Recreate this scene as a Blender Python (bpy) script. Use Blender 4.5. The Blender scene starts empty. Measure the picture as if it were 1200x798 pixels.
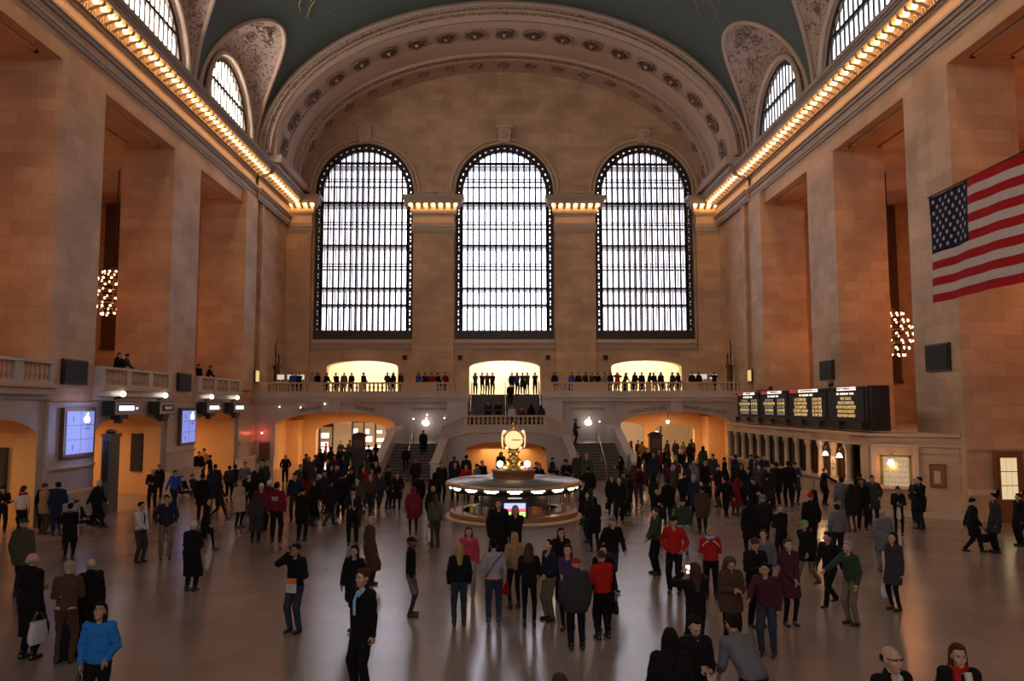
import bpy, math, random
import numpy as np
from mathutils import Vector, Matrix
R0 = random.Random(7)
PI = math.pi
scene = bpy.context.scene
col = scene.collection

# ------------------------------------------------------------------ camera
CX, CH, YAW, PITCH, ROLL, FPX = -.36, 4.18, .0164, .0841, -.0018, 913.0
camd = bpy.data.cameras.new('camera')
camd.sensor_width = 36
camd.lens = FPX * 36 / 1200
camd.clip_end = 300
cam = bpy.data.objects.new('camera', camd)
col.objects.link(cam)
_F = Vector((math.sin(YAW) * math.cos(PITCH), math.cos(YAW) * math.cos(PITCH), math.sin(PITCH)))
_R = Vector((math.cos(YAW), -math.sin(YAW), 0))
_U = _R.cross(_F)
_R2 = _R * math.cos(ROLL) + _U * math.sin(ROLL)
_U2 = -_R * math.sin(ROLL) + _U * math.cos(ROLL)
cam.matrix_world = Matrix(((_R2.x, _U2.x, -_F.x, CX), (_R2.y, _U2.y, -_F.y, 0), (_R2.z, _U2.z, -_F.z, CH), (0, 0, 0, 1)))
scene.camera = cam

def ray(px, py):
    return _F * FPX + _R2 * (px - 600) + _U2 * (399 - py)
def on_z(px, py, z):
    d = ray(px, py); k = (z - CH) / d.z
    return Vector((CX + d.x * k, d.y * k, z))
def on_y(px, py, y):
    d = ray(px, py); k = y / d.y
    return Vector((CX + d.x * k, y, CH + d.z * k))

# ------------------------------------------------------------------ world, exposure
w = bpy.data.worlds.new('world'); scene.world = w; w.use_nodes = True
w.node_tree.nodes['Background'].inputs[0].default_value = (.55, .62, .8, 1)
w.node_tree.nodes['Background'].inputs[1].default_value = .04
vs = scene.view_settings
vs.view_transform = 'Standard'; vs.look = 'None'; vs.gamma = 1; vs.exposure = 0.0
vs.use_curve_mapping = False

SKY_END = 5.0      # daylight through the far windows
SKY_SIDE = 3.0
SKY_BACK = 3.4     # daylight through the windows behind the camera
BULB = 24.0
def light(kind, name, loc, energy, color, size=1.0, size_y=None, rot=(0, 0, 0), spread=None):
    l = bpy.data.lights.new(name, kind); l.energy = energy; l.color = color
    if kind == 'AREA':
        l.size = size
        if size_y: l.shape = 'RECTANGLE'; l.size_y = size_y
        if spread: l.spread = spread
    else:
        l.shadow_soft_size = size
    o = bpy.data.objects.new(name, l); col.objects.link(o); o.location = loc; o.rotation_euler = rot
    return o
WARM = (1, .55, .24)
ORANGE = (1, .31, .085)
CREAM = (1, .74, .38)
# chandeliers and wall lamps of the side aisles (out of the frame behind the piers)
for sx in (-1, 1):
    for y in (14.5, 24.5, 34.6, 45):
        light('POINT', 'aisle_lamp', (sx * 22.3, y, 9.8), 330 if sx > 0 else 190, ORANGE, .9)
# ceiling lamps of the passages under the side balcony (left wall)
for y, e in ((25.0, 160), (34.7, 170), (44.6, 210)):
    light('AREA', 'passage_lamp', (-20.2, y, 3.55), e, WARM, 1.2, 4, (0, 0, 0))
# ceiling lamps in the two passages under the far balcony
for x in (-11.2, 11.2):
    light('AREA', 'passage_lamp', (x, 55.2, 3.6), 330, WARM, 4.5, 2.0)
    light('AREA', 'hall_lamp', (x, 62, 3.9), 520, (1, .7, .42), 5, 4)
light('AREA', 'stair_passage_lamp', (0, 49.5, 1.5), 75, WARM, 3, 1.2, (0, 0, 0))
# store rooms behind the three balcony doorways
for x in (-10.8, .05, 11.0):
    light('AREA', 'store_lamp', (x, 62.5, 9.6), 900, CREAM, 4.5, 3)
# ticket office inside
light('AREA', 'office_lamp', (15.9, 30.6, 2.7), 40, CREAM, 1.0, 1.0)

# ------------------------------------------------------------------ helpers
class MB:
    def __init__(s): s.v = []; s.f = []; s.m = []; s.s = []
    def add(s, vs_, fs, m=0, smooth=False):
        b = len(s.v); s.v += [tuple(p) for p in vs_]
        for f in fs: s.f.append([b + i for i in f]); s.m.append(m); s.s.append(smooth)
        return s
    def box(s, x0, x1, y0, y1, z0, z1, m=0):
        if x0 > x1: x0, x1 = x1, x0
        if y0 > y1: y0, y1 = y1, y0
        v = [(x, y, z) for z in (z0, z1) for y in (y0, y1) for x in (x0, x1)]
        return s.add(v, [(0, 2, 3, 1), (4, 5, 7, 6), (0, 1, 5, 4), (2, 6, 7, 3), (0, 4, 6, 2), (1, 3, 7, 5)], m)
    def obox(s, c, ax, ay, az, m=0):       # oriented box: centre and three half vectors
        c, ax, ay, az = map(Vector, (c, ax, ay, az))
        v = [c + ax * i + ay * j + az * k for k in (-1, 1) for j in (-1, 1) for i in (-1, 1)]
        return s.add(v, [(0, 2, 3, 1), (4, 5, 7, 6), (0, 1, 5, 4), (2, 6, 7, 3), (0, 4, 6, 2), (1, 3, 7, 5)], m)
    def quad(s, a, b, c, d, m=0): return s.add([a, b, c, d], [(0, 1, 2, 3)], m)
    def grid(s, rows, m=0, smooth=True, closed=False):
        n = len(rows[0]); v = [p for r in rows for p in r]; fs = []
        for i in range(len(rows) - 1):
            for j in range(n if closed else n - 1):
                fs.append((i * n + j, i * n + (j + 1) % n, (i + 1) * n + (j + 1) % n, (i + 1) * n + j))
        return s.add(v, fs, m, smooth)
    def lathe(s, prof, c=(0, 0, 0), n=16, m=0, smooth=True, a0=0, a1=2 * PI):
        full = abs(a1 - a0 - 2 * PI) < 1e-6
        k = n if full else n + 1
        rows = [[(c[0] + r * math.cos(a0 + (a1 - a0) * i / n), c[1] + r * math.sin(a0 + (a1 - a0) * i / n), c[2] + z) for i in range(k)] for r, z in prof]
        return s.grid(rows, m, smooth, full)
    def tube(s, pts, r, n=8, m=0, smooth=True, caps=True):
        pts = [Vector(p) for p in pts]; rows = []
        rr = r if isinstance(r, (list, tuple)) else [r] * len(pts)
        for i, p in enumerate(pts):
            t = (pts[min(i + 1, len(pts) - 1)] - pts[max(i - 1, 0)]).normalized()
            u = t.orthogonal().normalized() if i == 0 else (u - t * u.dot(t)).normalized()
            q = t.cross(u)
            rows.append([p + (u * math.cos(2 * PI * k / n) + q * math.sin(2 * PI * k / n)) * rr[i] for k in range(n)])
        s.grid(rows, m, smooth, True)
        if caps: s.add(rows[0], [tuple(range(n))[::-1]], m); s.add(rows[-1], [tuple(range(n))], m)
        return s
    def sphere(s, c, r, n=10, m=0, sc=(1, 1, 1)):
        rows = [[(c[0] + sc[0] * r * math.sin(PI * i / n) * math.cos(2 * PI * j / (n + 2)), c[1] + sc[1] * r * math.sin(PI * i / n) * math.sin(2 * PI * j / (n + 2)), c[2] - sc[2] * r * math.cos(PI * i / n)) for j in range(n + 2)] for i in range(n + 1)]
        return s.grid(rows, m, True, True)
    def prism(s, poly, d, m=0):            # polygon of 3D points extruded by vector d
        d = Vector(d); n = len(poly); a = [Vector(p) for p in poly]; b = [p + d for p in a]
        return s.add(a + b, [tuple(range(n))[::-1], tuple(range(n, 2 * n))] + [(i, (i + 1) % n, n + (i + 1) % n, n + i) for i in range(n)], m)
    def mesh(s, name, mats, origin=(0, 0, 0)):
        me = bpy.data.meshes.new(name); o = Vector(origin)
        me.from_pydata([Vector(p) - o for p in s.v], [], s.f)
        for m in mats: me.materials.append(m)
        me.polygons.foreach_set('material_index', s.m); me.polygons.foreach_set('use_smooth', s.s)
        me.update(); return me
    def build(s, name, mats, parent=None, origin=None):
        if not isinstance(mats, (list, tuple)): mats = [mats]
        if origin is None:
            a = np.array([tuple(p) for p in s.v]); origin = ((a[:, 0].min() + a[:, 0].max()) / 2, (a[:, 1].min() + a[:, 1].max()) / 2, a[:, 2].min())
        ob = bpy.data.objects.new(name, s.mesh(name, mats, origin)); col.objects.link(ob)
        ob.location = origin
        if parent:
            ob.parent = parent; p = parent; off = Vector((0, 0, 0))
            while p: off += p.location; p = p.parent
            ob.location = Vector(origin) - off
        return ob

def link(name, me, parent=None, loc=(0, 0, 0), rz=0):
    ob = bpy.data.objects.new(name, me); col.objects.link(ob); ob.location = loc; ob.rotation_euler = (0, 0, rz)
    if parent: ob.parent = parent
    return ob
def tag(o, label=None, cat=None, group=None, kind=None):
    if label: o['label'] = label
    if cat: o['category'] = cat
    if group: o['group'] = group
    if kind: o['kind'] = kind
    return o
def struct(o, label=None):
    o['kind'] = 'structure'
    if label: o['label'] = label
    return o
def empty(name, loc, label, cat, group=None, rz=0):
    o = bpy.data.objects.new(name, None); col.objects.link(o); o.location = loc; o.rotation_euler = (0, 0, rz)
    o.empty_display_size = .2
    return tag(o, label, cat, group)
def copy_tree(o, loc, label=None, group=None, rz=None):
    c = o.copy(); col.objects.link(c); c.location = loc
    if rz is not None: c.rotation_euler = (0, 0, rz)
    if label: c['label'] = label
    if group: c['group'] = group
    for ch in list(o.children):
        k = ch.copy(); col.objects.link(k); k.parent = c
        for g in list(ch.children):
            q = g.copy(); col.objects.link(q); q.parent = k
    return c

# ------------------------------------------------------------------ materials
def mat(name, color, rough=.6, metal=0, emit=None, strength=0, spec=None):
    m = bpy.data.materials.new(name); m.use_nodes = True; b = m.node_tree.nodes['Principled BSDF']
    b.inputs['Base Color'].default_value = (*color, 1); b.inputs['Roughness'].default_value = rough; b.inputs['Metallic'].default_value = metal
    if spec is not None: b.inputs['Specular IOR Level'].default_value = spec
    if emit: b.inputs['Emission Color'].default_value = (*emit, 1); b.inputs['Emission Strength'].default_value = strength
    # fine grain so that no surface is perfectly even
    nt = m.node_tree; n = nt.nodes.new('ShaderNodeTexNoise'); n.inputs['Scale'].default_value = 9
    tc = nt.nodes.new('ShaderNodeTexCoord'); nt.links.new(tc.outputs['Object'], n.inputs['Vector'])
    mx = nt.nodes.new('ShaderNodeMix'); mx.data_type = 'RGBA'; mx.blend_type = 'MULTIPLY'; mx.inputs[0].default_value = .22
    mx.inputs[6].default_value = (*color, 1); nt.links.new(n.outputs['Fac'], mx.inputs[7]); nt.links.new(mx.outputs[2], b.inputs['Base Color'])
    return m
def stone(name, c1, c2, bw=1.5, bh=.55, mortar=(.3, .2, .14), rough=.6, msize=.008, bump=.15, hor=False, nscale=.5):
    m = bpy.data.materials.new(name); m.use_nodes = True; nt = m.node_tree; L = nt.links; N = nt.nodes.new
    b = nt.nodes['Principled BSDF']; b.inputs['Roughness'].default_value = rough
    g = N('ShaderNodeNewGeometry'); sp = N('ShaderNodeSeparateXYZ'); L.new(g.outputs['Position'], sp.inputs[0])
    cb = N('ShaderNodeCombineXYZ')
    if hor: L.new(sp.outputs[0], cb.inputs[0]); L.new(sp.outputs[1], cb.inputs[1])
    else:
        ad = N('ShaderNodeMath'); L.new(sp.outputs[0], ad.inputs[0]); L.new(sp.outputs[1], ad.inputs[1])
        L.new(ad.outputs[0], cb.inputs[0]); L.new(sp.outputs[2], cb.inputs[1])
    br = N('ShaderNodeTexBrick'); L.new(cb.outputs[0], br.inputs['Vector'])
    br.inputs['Color1'].default_value = (*c1, 1); br.inputs['Color2'].default_value = (*c2, 1); br.inputs['Mortar'].default_value = (*mortar, 1)
    br.inputs['Scale'].default_value = 1; br.inputs['Brick Width'].default_value = bw; br.inputs['Row Height'].default_value = bh
    br.inputs['Mortar Size'].default_value = msize; br.inputs['Bias'].default_value = 0
    n = N('ShaderNodeTexNoise'); n.inputs['Scale'].default_value = nscale; n.inputs['Detail'].default_value = 8; L.new(g.outputs['Position'], n.inputs['Vector'])
    cr = N('ShaderNodeMapRange'); cr.inputs[1].default_value = .3; cr.inputs[2].default_value = .75; cr.inputs[3].default_value = .72; cr.inputs[4].default_value = 1.12
    L.new(n.outputs['Fac'], cr.inputs[0])
    mx = N('ShaderNodeMix'); mx.data_type = 'RGBA'; mx.blend_type = 'MULTIPLY'; mx.inputs[0].default_value = 1
    L.new(br.outputs['Color'], mx.inputs[6]); L.new(cr.outputs[0], mx.inputs[7]); L.new(mx.outputs[2], b.inputs['Base Color'])
    if bump:
        bp = N('ShaderNodeBump'); bp.inputs['Strength'].default_value = bump; bp.inputs['Distance'].default_value = .03
        L.new(br.outputs['Fac'], bp.inputs['Height']); bp.invert = True; L.new(bp.outputs[0], b.inputs['Normal'])
    return m
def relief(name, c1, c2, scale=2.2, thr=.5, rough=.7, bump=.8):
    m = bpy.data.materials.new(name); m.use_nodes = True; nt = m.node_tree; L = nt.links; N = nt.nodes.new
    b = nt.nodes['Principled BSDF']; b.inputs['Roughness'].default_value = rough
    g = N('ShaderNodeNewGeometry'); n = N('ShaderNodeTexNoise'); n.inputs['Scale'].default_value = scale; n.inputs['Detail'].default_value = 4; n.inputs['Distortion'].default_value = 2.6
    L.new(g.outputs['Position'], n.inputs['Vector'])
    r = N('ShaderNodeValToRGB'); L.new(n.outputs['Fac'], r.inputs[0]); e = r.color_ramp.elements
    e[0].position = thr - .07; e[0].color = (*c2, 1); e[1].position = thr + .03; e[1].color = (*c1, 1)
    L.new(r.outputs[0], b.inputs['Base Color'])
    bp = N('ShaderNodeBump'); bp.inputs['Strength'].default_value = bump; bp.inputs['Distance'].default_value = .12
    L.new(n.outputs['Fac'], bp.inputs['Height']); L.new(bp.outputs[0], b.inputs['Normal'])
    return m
M = {}
M['stone'] = stone('limestone', (.63, .42, .27), (.53, .335, .21), 1.35, .52, (.40, .24, .15), .6, .007, .12)
M['grey'] = stone('grey_marble', (.52, .47, .45), (.47, .42, .40), 2.1, 1.1, (.38, .33, .31), .35, .005, .03)
M['trim'] = mat('carved_stone', (.62, .44, .31), .6)
M['mould'] = mat('dark_moulding', (.42, .34, .29), .6)  # darker, greyer stone tone for the moulding bands
M['floor'] = stone('marble_floor', (.30, .245, .22), (.27, .22, .195), 2.4, 1.2, (.23, .18, .16), .21, .008, 0, True, .35)
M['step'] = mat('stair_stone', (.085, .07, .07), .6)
M['teal'] = mat('teal_vault_paint', (.098, .135, .130), .8)
M['gold'] = mat('gold_leaf', (.42, .34, .14), .5, .5)
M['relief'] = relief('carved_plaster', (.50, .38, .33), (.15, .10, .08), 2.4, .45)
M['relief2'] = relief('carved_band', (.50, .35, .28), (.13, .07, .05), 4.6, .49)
M['plaster'] = mat('cream_plaster', (.58, .42, .33), .75)
M['bronze'] = mat('dark_bronze', (.055, .045, .04), .45, .6)
M['bronze2'] = mat('brown_bronze', (.16, .09, .05), .45, .6)
M['gilt'] = mat('gilded_metal', (.75, .50, .16), .28, .9)
M['brass'] = mat('polished_brass', (.72, .52, .26), .25, .9)
M['black'] = mat('black_cabinet', (.02, .02, .022), .4)
M['panel'] = mat('dark_speaker_cloth', (.028, .03, .032), .8)
M['wood'] = mat('brown_wood', (.25, .10, .04), .4)
M['cream'] = mat('cream_wall', (.85, .72, .5), .8)
M['ochre'] = mat('ochre_wall', (.75, .45, .2), .7)
def emis(name, c, s): return mat(name, (.02, .02, .02), .5, 0, c, s)
M['sky_end'] = emis('daylit_glass', (.90, .87, 1.0), SKY_END)
M['sky_mid'] = emis('daylit_glass_bluish', (.82, .83, 1.0), SKY_END * 1.5)
M['sky_side'] = emis('daylit_side_glass', (.88, .92, 1.0), SKY_SIDE)
M['sky_south'] = emis('daylit_south_glass', (1.0, .90, .78), SKY_SIDE * 5.2)
M['sky_back'] = emis('daylit_rear_glass', (1.0, .90, .82), SKY_BACK)
M['bulb'] = emis('warm_bulb', (1, .50, .16), BULB)
M['globe'] = emis('white_globe', (1, .85, .72), 6)
M['chand'] = emis('chandelier_bulb', (1, .50, .26), 11)
M['white_light'] = emis('white_light', (1, .93, .9), 7)
M['sign_light'] = emis('lit_sign', (.95, .85, 1), 3.5)
M['red_light'] = emis('red_light', (1, .12, .06), 22)
M['dial'] = emis('opal_dial', (1, .70, .32), 1.25)
M['screen'] = emis('blue_screen', (.22, .27, .70), 1.0)
M['screen_line'] = emis('screen_seam', (.10, .12, .38), .7)
M['logo'] = emis('white_logo', (1, .9, .88), 4)
M['shop'] = emis('shop_lights', (1, .72, .62), 5)
M['led_w'] = emis('led_white', (1, .9, .75), 1.6)
M['led_y'] = emis('led_amber', (1, .62, .22), .8)
M['led_g'] = emis('led_dim', (.6, .6, .45), .4)
M['led_r'] = emis('led_red', (1, .12, .1), .5)
def cloth(c, r=.85):
    k = ('cl',) + tuple(round(x, 3) for x in c)
    if k not in M:
        M[k] = mm = mat('cloth_%02d' % sum(1 for q in M if isinstance(q, tuple)), c, r); nt = mm.node_tree
        nt.nodes['Principled BSDF'].inputs['Specular IOR Level'].default_value = .15
        n = nt.nodes.new('ShaderNodeTexNoise'); n.inputs['Scale'].default_value = 7; n.inputs['Distortion'].default_value = 1.2; mp = nt.nodes.new('ShaderNodeMapping'); mp.inputs['Scale'].default_value = (1, 1, .45)
        tc = nt.nodes.new('ShaderNodeTexCoord'); nt.links.new(tc.outputs['Object'], mp.inputs[0]); nt.links.new(mp.outputs[0], n.inputs['Vector'])
        bp = nt.nodes.new('ShaderNodeBump'); bp.inputs['Strength'].default_value = .55; bp.inputs['Distance'].default_value = .035
        nt.links.new(n.outputs['Fac'], bp.inputs['Height']); nt.links.new(bp.outputs[0], nt.nodes['Principled BSDF'].inputs['Normal'])
    return M[k]

_fonts = {}
def text(s, size, o, right, up, m, parent=None, name='lettering', ext=.004, align='CENTER'):
    key = (s, size, align)
    if key not in _fonts:
        cu = bpy.data.curves.new('t', 'FONT'); cu.body = s; cu.size = size; cu.extrude = ext; cu.align_x = align; cu.align_y = 'CENTER'; cu.resolution_u = 2
        t = bpy.data.objects.new('t', cu); col.objects.link(t); bpy.context.view_layer.update()
        me = bpy.data.meshes.new_from_object(t.evaluated_get(bpy.context.evaluated_depsgraph_get()))
        bpy.data.objects.remove(t); _fonts[key] = me
    me = _fonts[key].copy(); me.materials.clear(); me.materials.append(m)
    r = Vector(right).normalized(); u = Vector(up).normalized(); n = r.cross(u)
    mm = Matrix((r, u, n)).transposed()
    a = [mm @ v.co for v in me.vertices]
    for v, p in zip(me.vertices, a): v.co = p
    ob = bpy.data.objects.new(name, me); col.objects.link(ob)
    off = Vector((0, 0, 0)); p = parent
    while p: off += p.location; p = p.parent
    ob.parent = parent; ob.location = Vector(o) - off
    return ob

# ------------------------------------------------------------------ dimensions
A = 16.6                    # half width of the hall
YF, YE, YA = 52.1, 59.4, 51.0
DECK = 4.98
PIERS = [(-22.6, -19.2), (-11.5, -8.1), (-1.4, 2), (8.5, 11.7), (18.4, 21.6), (28.3, 31.5), (38.4, 41.8), (48.8, 52.2)]
PD = 2.6                    # pier depth
ZT = 17.08                  # top of the bay openings
ZV, VA, VB = 21.0, 16.6, 10.75   # vault spring, half width, rise

def arch_wall(mb, P, u0, u1, z0, z1, ops, t, m=0, nseg=20, ms=None):
    """wall face in (u,z), P(u,z,d) gives the point at depth d; ops = (uc, half, zb, zs, rise)"""
    ms = m if ms is None else ms
    ops = sorted(ops); cur = u0
    def quad(a, b, c, d, mm): mb.quad(P(*a), P(*b), P(*c), P(*d), mm)
    for uc, h, zb, zs, rise in ops:
        l, r = uc - h, uc + h
        if l > cur + 1e-4:
            quad((cur, z0, 0), (l, z0, 0), (l, z1, 0), (cur, z1, 0), m)
        if zb > z0 + 1e-4:
            quad((l, z0, 0), (r, z0, 0), (r, zb, 0), (l, zb, 0), m); quad((l, zb, 0), (r, zb, 0), (r, zb, t), (l, zb, t), ms)
        pts = [(uc + h * math.cos(PI - PI * i / nseg), zs + rise * math.sin(PI * i / nseg)) for i in range(nseg + 1)]
        for (ua, za), (ub, zb2) in zip(pts, pts[1:]):
            quad((ua, za, 0), (ub, zb2, 0), (ub, z1, 0), (ua, z1, 0), m)
            quad((ua, za, 0), (ub, zb2, 0), (ub, zb2, t), (ua, za, t), ms)
        for u in (l, r): quad((u, zb, 0), (u, zs, 0), (u, zs, t), (u, zb, t), ms)
        cur = r
    if u1 > cur + 1e-4: quad((cur, z0, 0), (u1, z0, 0), (u1, z1, 0), (cur, z1, 0), m)

# ------------------------------------------------------------------ floor, vault, walls
fl = MB().box(-30, 30, -24, 75, -.3, 0)
struct(fl.build('floor', M['floor'], origin=(0, 25, 0)), 'polished marble slab floor of the concourse')

def vz(x, a=VA, b=VB, z0=ZV): return z0 + b * math.sqrt(max(0, 1 - (x / a) ** 2))
LUN = [45.9, 35.5, 25.1, 14.7, 4.3, -6.1, -16.5]
LH = 4.85                    # half width of a lunette on the wall
TIP = math.acos(13.6 / 16.6)  # angle reached by the groin tip
def t0(y):
    for c in LUN:
        d = abs(y - c) / LH
        if d < 1: return TIP * math.sqrt(1 - d ** 2.0) ** 1.0
    return 0
ys = sorted(set([YA, -22.5] + [c + LH * math.cos(PI * i / 24) for c in LUN for i in range(25)]), reverse=True)
ys = [y for y in ys if y <= YA]
mb = MB()
for sx in (-1, 1):
    rows = []
    for y in ys:
        a0 = t0(y)
        rows.append([(sx * VA * math.cos(a0 + (PI / 2 - a0) * k / 28), y, ZV + VB * math.sin(a0 + (PI / 2 - a0) * k / 28)) for k in range(29)])
    mb.grid(rows, 0, True)
vault = struct(mb.build('ceiling', M['teal'], origin=(0, 15, ZV)), 'teal barrel vault painted with faint gold constellations')
# faint gilded constellation figures and stars on the vault
def on_vault(a, y, off=.03): return (-(VA - off) * math.cos(a), y, ZV + (VB - off) * math.sin(a))
mb = MB(); rr = random.Random(3)
figs = [[(.72, 45.5), (.76, 44.2), (.82, 43.9), (.84, 44.8), (.79, 45.6), (.74, 46.5), (.77, 47.2)], [(.98, 46.5), (1.02, 45.4), (1.08, 45.2), (1.06, 46.2), (1.0, 46.9)],
        [(2.15, 46), (2.2, 44.6), (2.27, 43.8), (2.33, 44.6), (2.36, 45.8), (2.42, 46.4)], [(2.30, 42.6), (2.36, 43.6), (2.44, 44.9), (2.5, 46.0)], [(2.0, 47.5), (2.06, 46.5), (2.13, 46.3), (2.11, 47.3), (2.03, 48.1)],
        [(1.75, 48.6), (1.8, 47.6), (1.88, 47.8), (1.9, 48.8)], [(2.55, 39), (2.5, 40.2), (2.42, 40.8), (2.36, 40)]]
for f in figs:
    pts = []
    for (a, y), (b, y2) in zip(f, f[1:]):
        for k in range(4): pts.append(on_vault(a + (b - a) * k / 4 + .006 * math.sin(k * 2.1 + y), y + (y2 - y) * k / 4))
    mb.tube(pts, .035, 5)
for _ in range(160):
    a = rr.uniform(.6, 2.55); y = rr.uniform(30, 50.5); p = on_vault(a, y)
    mb.sphere(p, rr.uniform(.03, .07), 4)
mb.build('constellation', M['gold'], vault)

# lunettes: carved shells, arched frames and glazing
shell_me = None
lun_i = 0
for sx in (-1, 1):
    for ci, c in enumerate(LUN):
        lun_i += 1
        n = 26; wr = 3.75
        rows = []
        for i in range(n + 1):
            th = PI * i / n
            y = c + LH * math.cos(th); a = t0(y) if 0 < i < n else 0
            gv = Vector((sx * VA * math.cos(a), y, ZV + VB * math.sin(a)))
            wv = Vector((sx * (A + .1), c + wr * math.cos(th), 21.3 + wr * 1.0 * math.sin(th)))
            r = []
            for k in range(9):
                f = k / 8; p = gv.lerp(wv, f)
                p.z += .55 * math.sin(PI * f) * math.sin(th); p.x += sx * .25 * math.sin(PI * f) * math.sin(th)
                r.append(p)
            rows.append(r)
        mb = MB().grid(rows, 0, True)
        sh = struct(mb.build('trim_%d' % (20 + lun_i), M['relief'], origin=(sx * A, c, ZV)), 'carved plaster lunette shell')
        # smooth rim along the groin and around the window
        g1 = MB().tube([r[0] - Vector((sx * .03, 0, .02)) for r in rows], .13, 8); g1.build('groin_rib', M['plaster'], sh)
        g2 = MB()
        arc = [(c + (wr + .12) * math.cos(PI * i / 24), 21.3 + (wr * 1.0 + .12) * math.sin(PI * i / 24)) for i in range(25)]
        g2.grid([[(sx * (A - .15), y, z) for y, z in arc], [(sx * (A + .25), c + (y - c) * .95, 21.3 + (z - 21.3) * .93) for y, z in arc]], 0, True)
        g2.tube([(sx * (A - .12), y, z) for y, z in arc], .16, 8); g2.build('archivolt', M['plaster'], sh)
        if ci < 3:     # scrolls and a cartouche in relief
            orn = MB()
            for (i, f, s_) in ((13, .25, 1), (13, .55, .8), (9, .5, .7), (17, .5, .7), (6, .5, .5), (20, .5, .5), (11, .3, .8), (15, .3, .8)):
                r = rows[i]; k = int(f * 8); p = r[k]; q = r[min(k + 1, 8)]; nx = rows[i + 1][k]
                e1 = (q - p).normalized(); e2 = (nx - p).normalized(); nn = e1.cross(e2).normalized()
                if nn.z > 0: nn = -nn
                for sg in (-1, 1):
                    pts = [p + nn * .06 + (e1 * math.cos(t) + e2 * sg * math.sin(t)) * (.1 + .055 * t) * s_ + e2 * sg * .25 * s_ for t in [x * .55 for x in range(14)]]
                    orn.tube(pts, .055 * s_, 5)
            p = rows[13][2]; orn.sphere(p - Vector((sx * .15, 0, .1)), .42, 10, 0, (.5, 1, 1))
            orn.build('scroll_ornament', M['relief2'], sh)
        # window
        wn = MB(); gl = MB(); X = sx * (A + .2)
        pts = [(c + wr * math.cos(PI * i / 24), 21.3 + wr * 1.0 * math.sin(PI * i / 24)) for i in range(25)]
        gl.prism([(X + sx * .12, y, z) for y, z in pts] + [], (sx * .04, 0, 0))
        fr = MB()
        fr.grid([[(X - sx * .06, c + (y - c) * .90, 21.3 + (z - 21.3) * .90) for y, z in pts], [(X - sx * .06, y, z) for y, z in pts]], 0, False)
        fr.grid([[(X - sx * .06, c + (y - c) * .90, 21.3 + (z - 21.3) * .90) for y, z in pts], [(X + sx * .2, c + (y - c) * .90, 21.3 + (z - 21.3) * .90) for y, z in pts]], 0, False)
        for k in range(-7, 8):
            y = c + k * .5; hh = wr * 1.0 * math.sqrt(max(0, 1 - (k * .5 / wr) ** 2))
            if hh > .2: fr.box(X - .03, X + .03, y - .06, y + .06, 21.3, 21.3 + hh)
        fr.box(X - .07, X + .07, c - wr * .85, c + wr * .85, 22.9, 23.1); fr.box(X - .07, X + .07, c - wr, c + wr, 21.2, 21.4)
        f_ = struct(fr.build('window_%d' % (10 + lun_i), M['bronze'], origin=(X, c, 21.2)), 'arched lunette window above the cornice')
        gl.build('pane', M['sky_south'] if sx < 0 else M['sky_side'], f_)

# side walls: piers, architrave, entablature
def side_wall(sx, name):
    mb = MB()
    for y0, y1 in PIERS:
        mb.box(sx * A, sx * (A + PD), y0, y1, 0, ZT)
    mb.box(sx * A, sx * (A + .6), 52.2, YE + .5, 0, ZT)               # plain wall by the far balcony
    mb.box(sx * (A - .22), sx * A, 48.8, 51.0, 5.2, 17.9)             # pilaster strip
    mb.box(sx * (A - .22), sx * A, 52.2, 52.6, 5.0, 17.9)
    mb.box(sx * A, sx * (A + PD), -22.6, YE + .5, ZT, 18.0)           # architrave over the openings
    mb.box(sx * A, sx * (A + .9), -22.6, YE + .5, 18.0, 21.3)
    # sunk soffit panels over each opening
    for (a0, a1), (b0, b1) in zip(PIERS, PIERS[1:]):
        mb.box(sx * (A + .5), sx * (A + PD - .5), a1 + .7, a1 + .85, ZT - .09, ZT); mb.box(sx * (A + .5), sx * (A + PD - .5), b0 - .85, b0 - .7, ZT - .09, ZT)
        mb.box(sx * (A + .5), sx * (A + .65), a1 + .7, b0 - .7, ZT - .09, ZT); mb.box(sx * (A + PD - .65), sx * (A + PD - .5), a1 + .7, b0 - .7, ZT - .09, ZT)
    # aisle: outer wall, end wall, ceiling
    mb.box(sx * 28.2, sx * 28.6, -22.6, 53.0, 0, 18.2)
    mb.box(sx * (A + PD), sx * 28.6, 52.6, 53.0, 0, 18.2)
    mb.box(sx * (A + .3), sx * 28.6, -22.6, 53.0, 18.0, 18.3)
    return struct(mb.build(name, M['stone'], origin=(sx * A, 15, 0)))
WL = side_wall(-1, 'wall_left'); WR = side_wall(1, 'wall_right')
tag(WL, 'left limestone wall of tall piers and deep bays'); tag(WR, 'right limestone wall of tall piers and deep bays')

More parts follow.
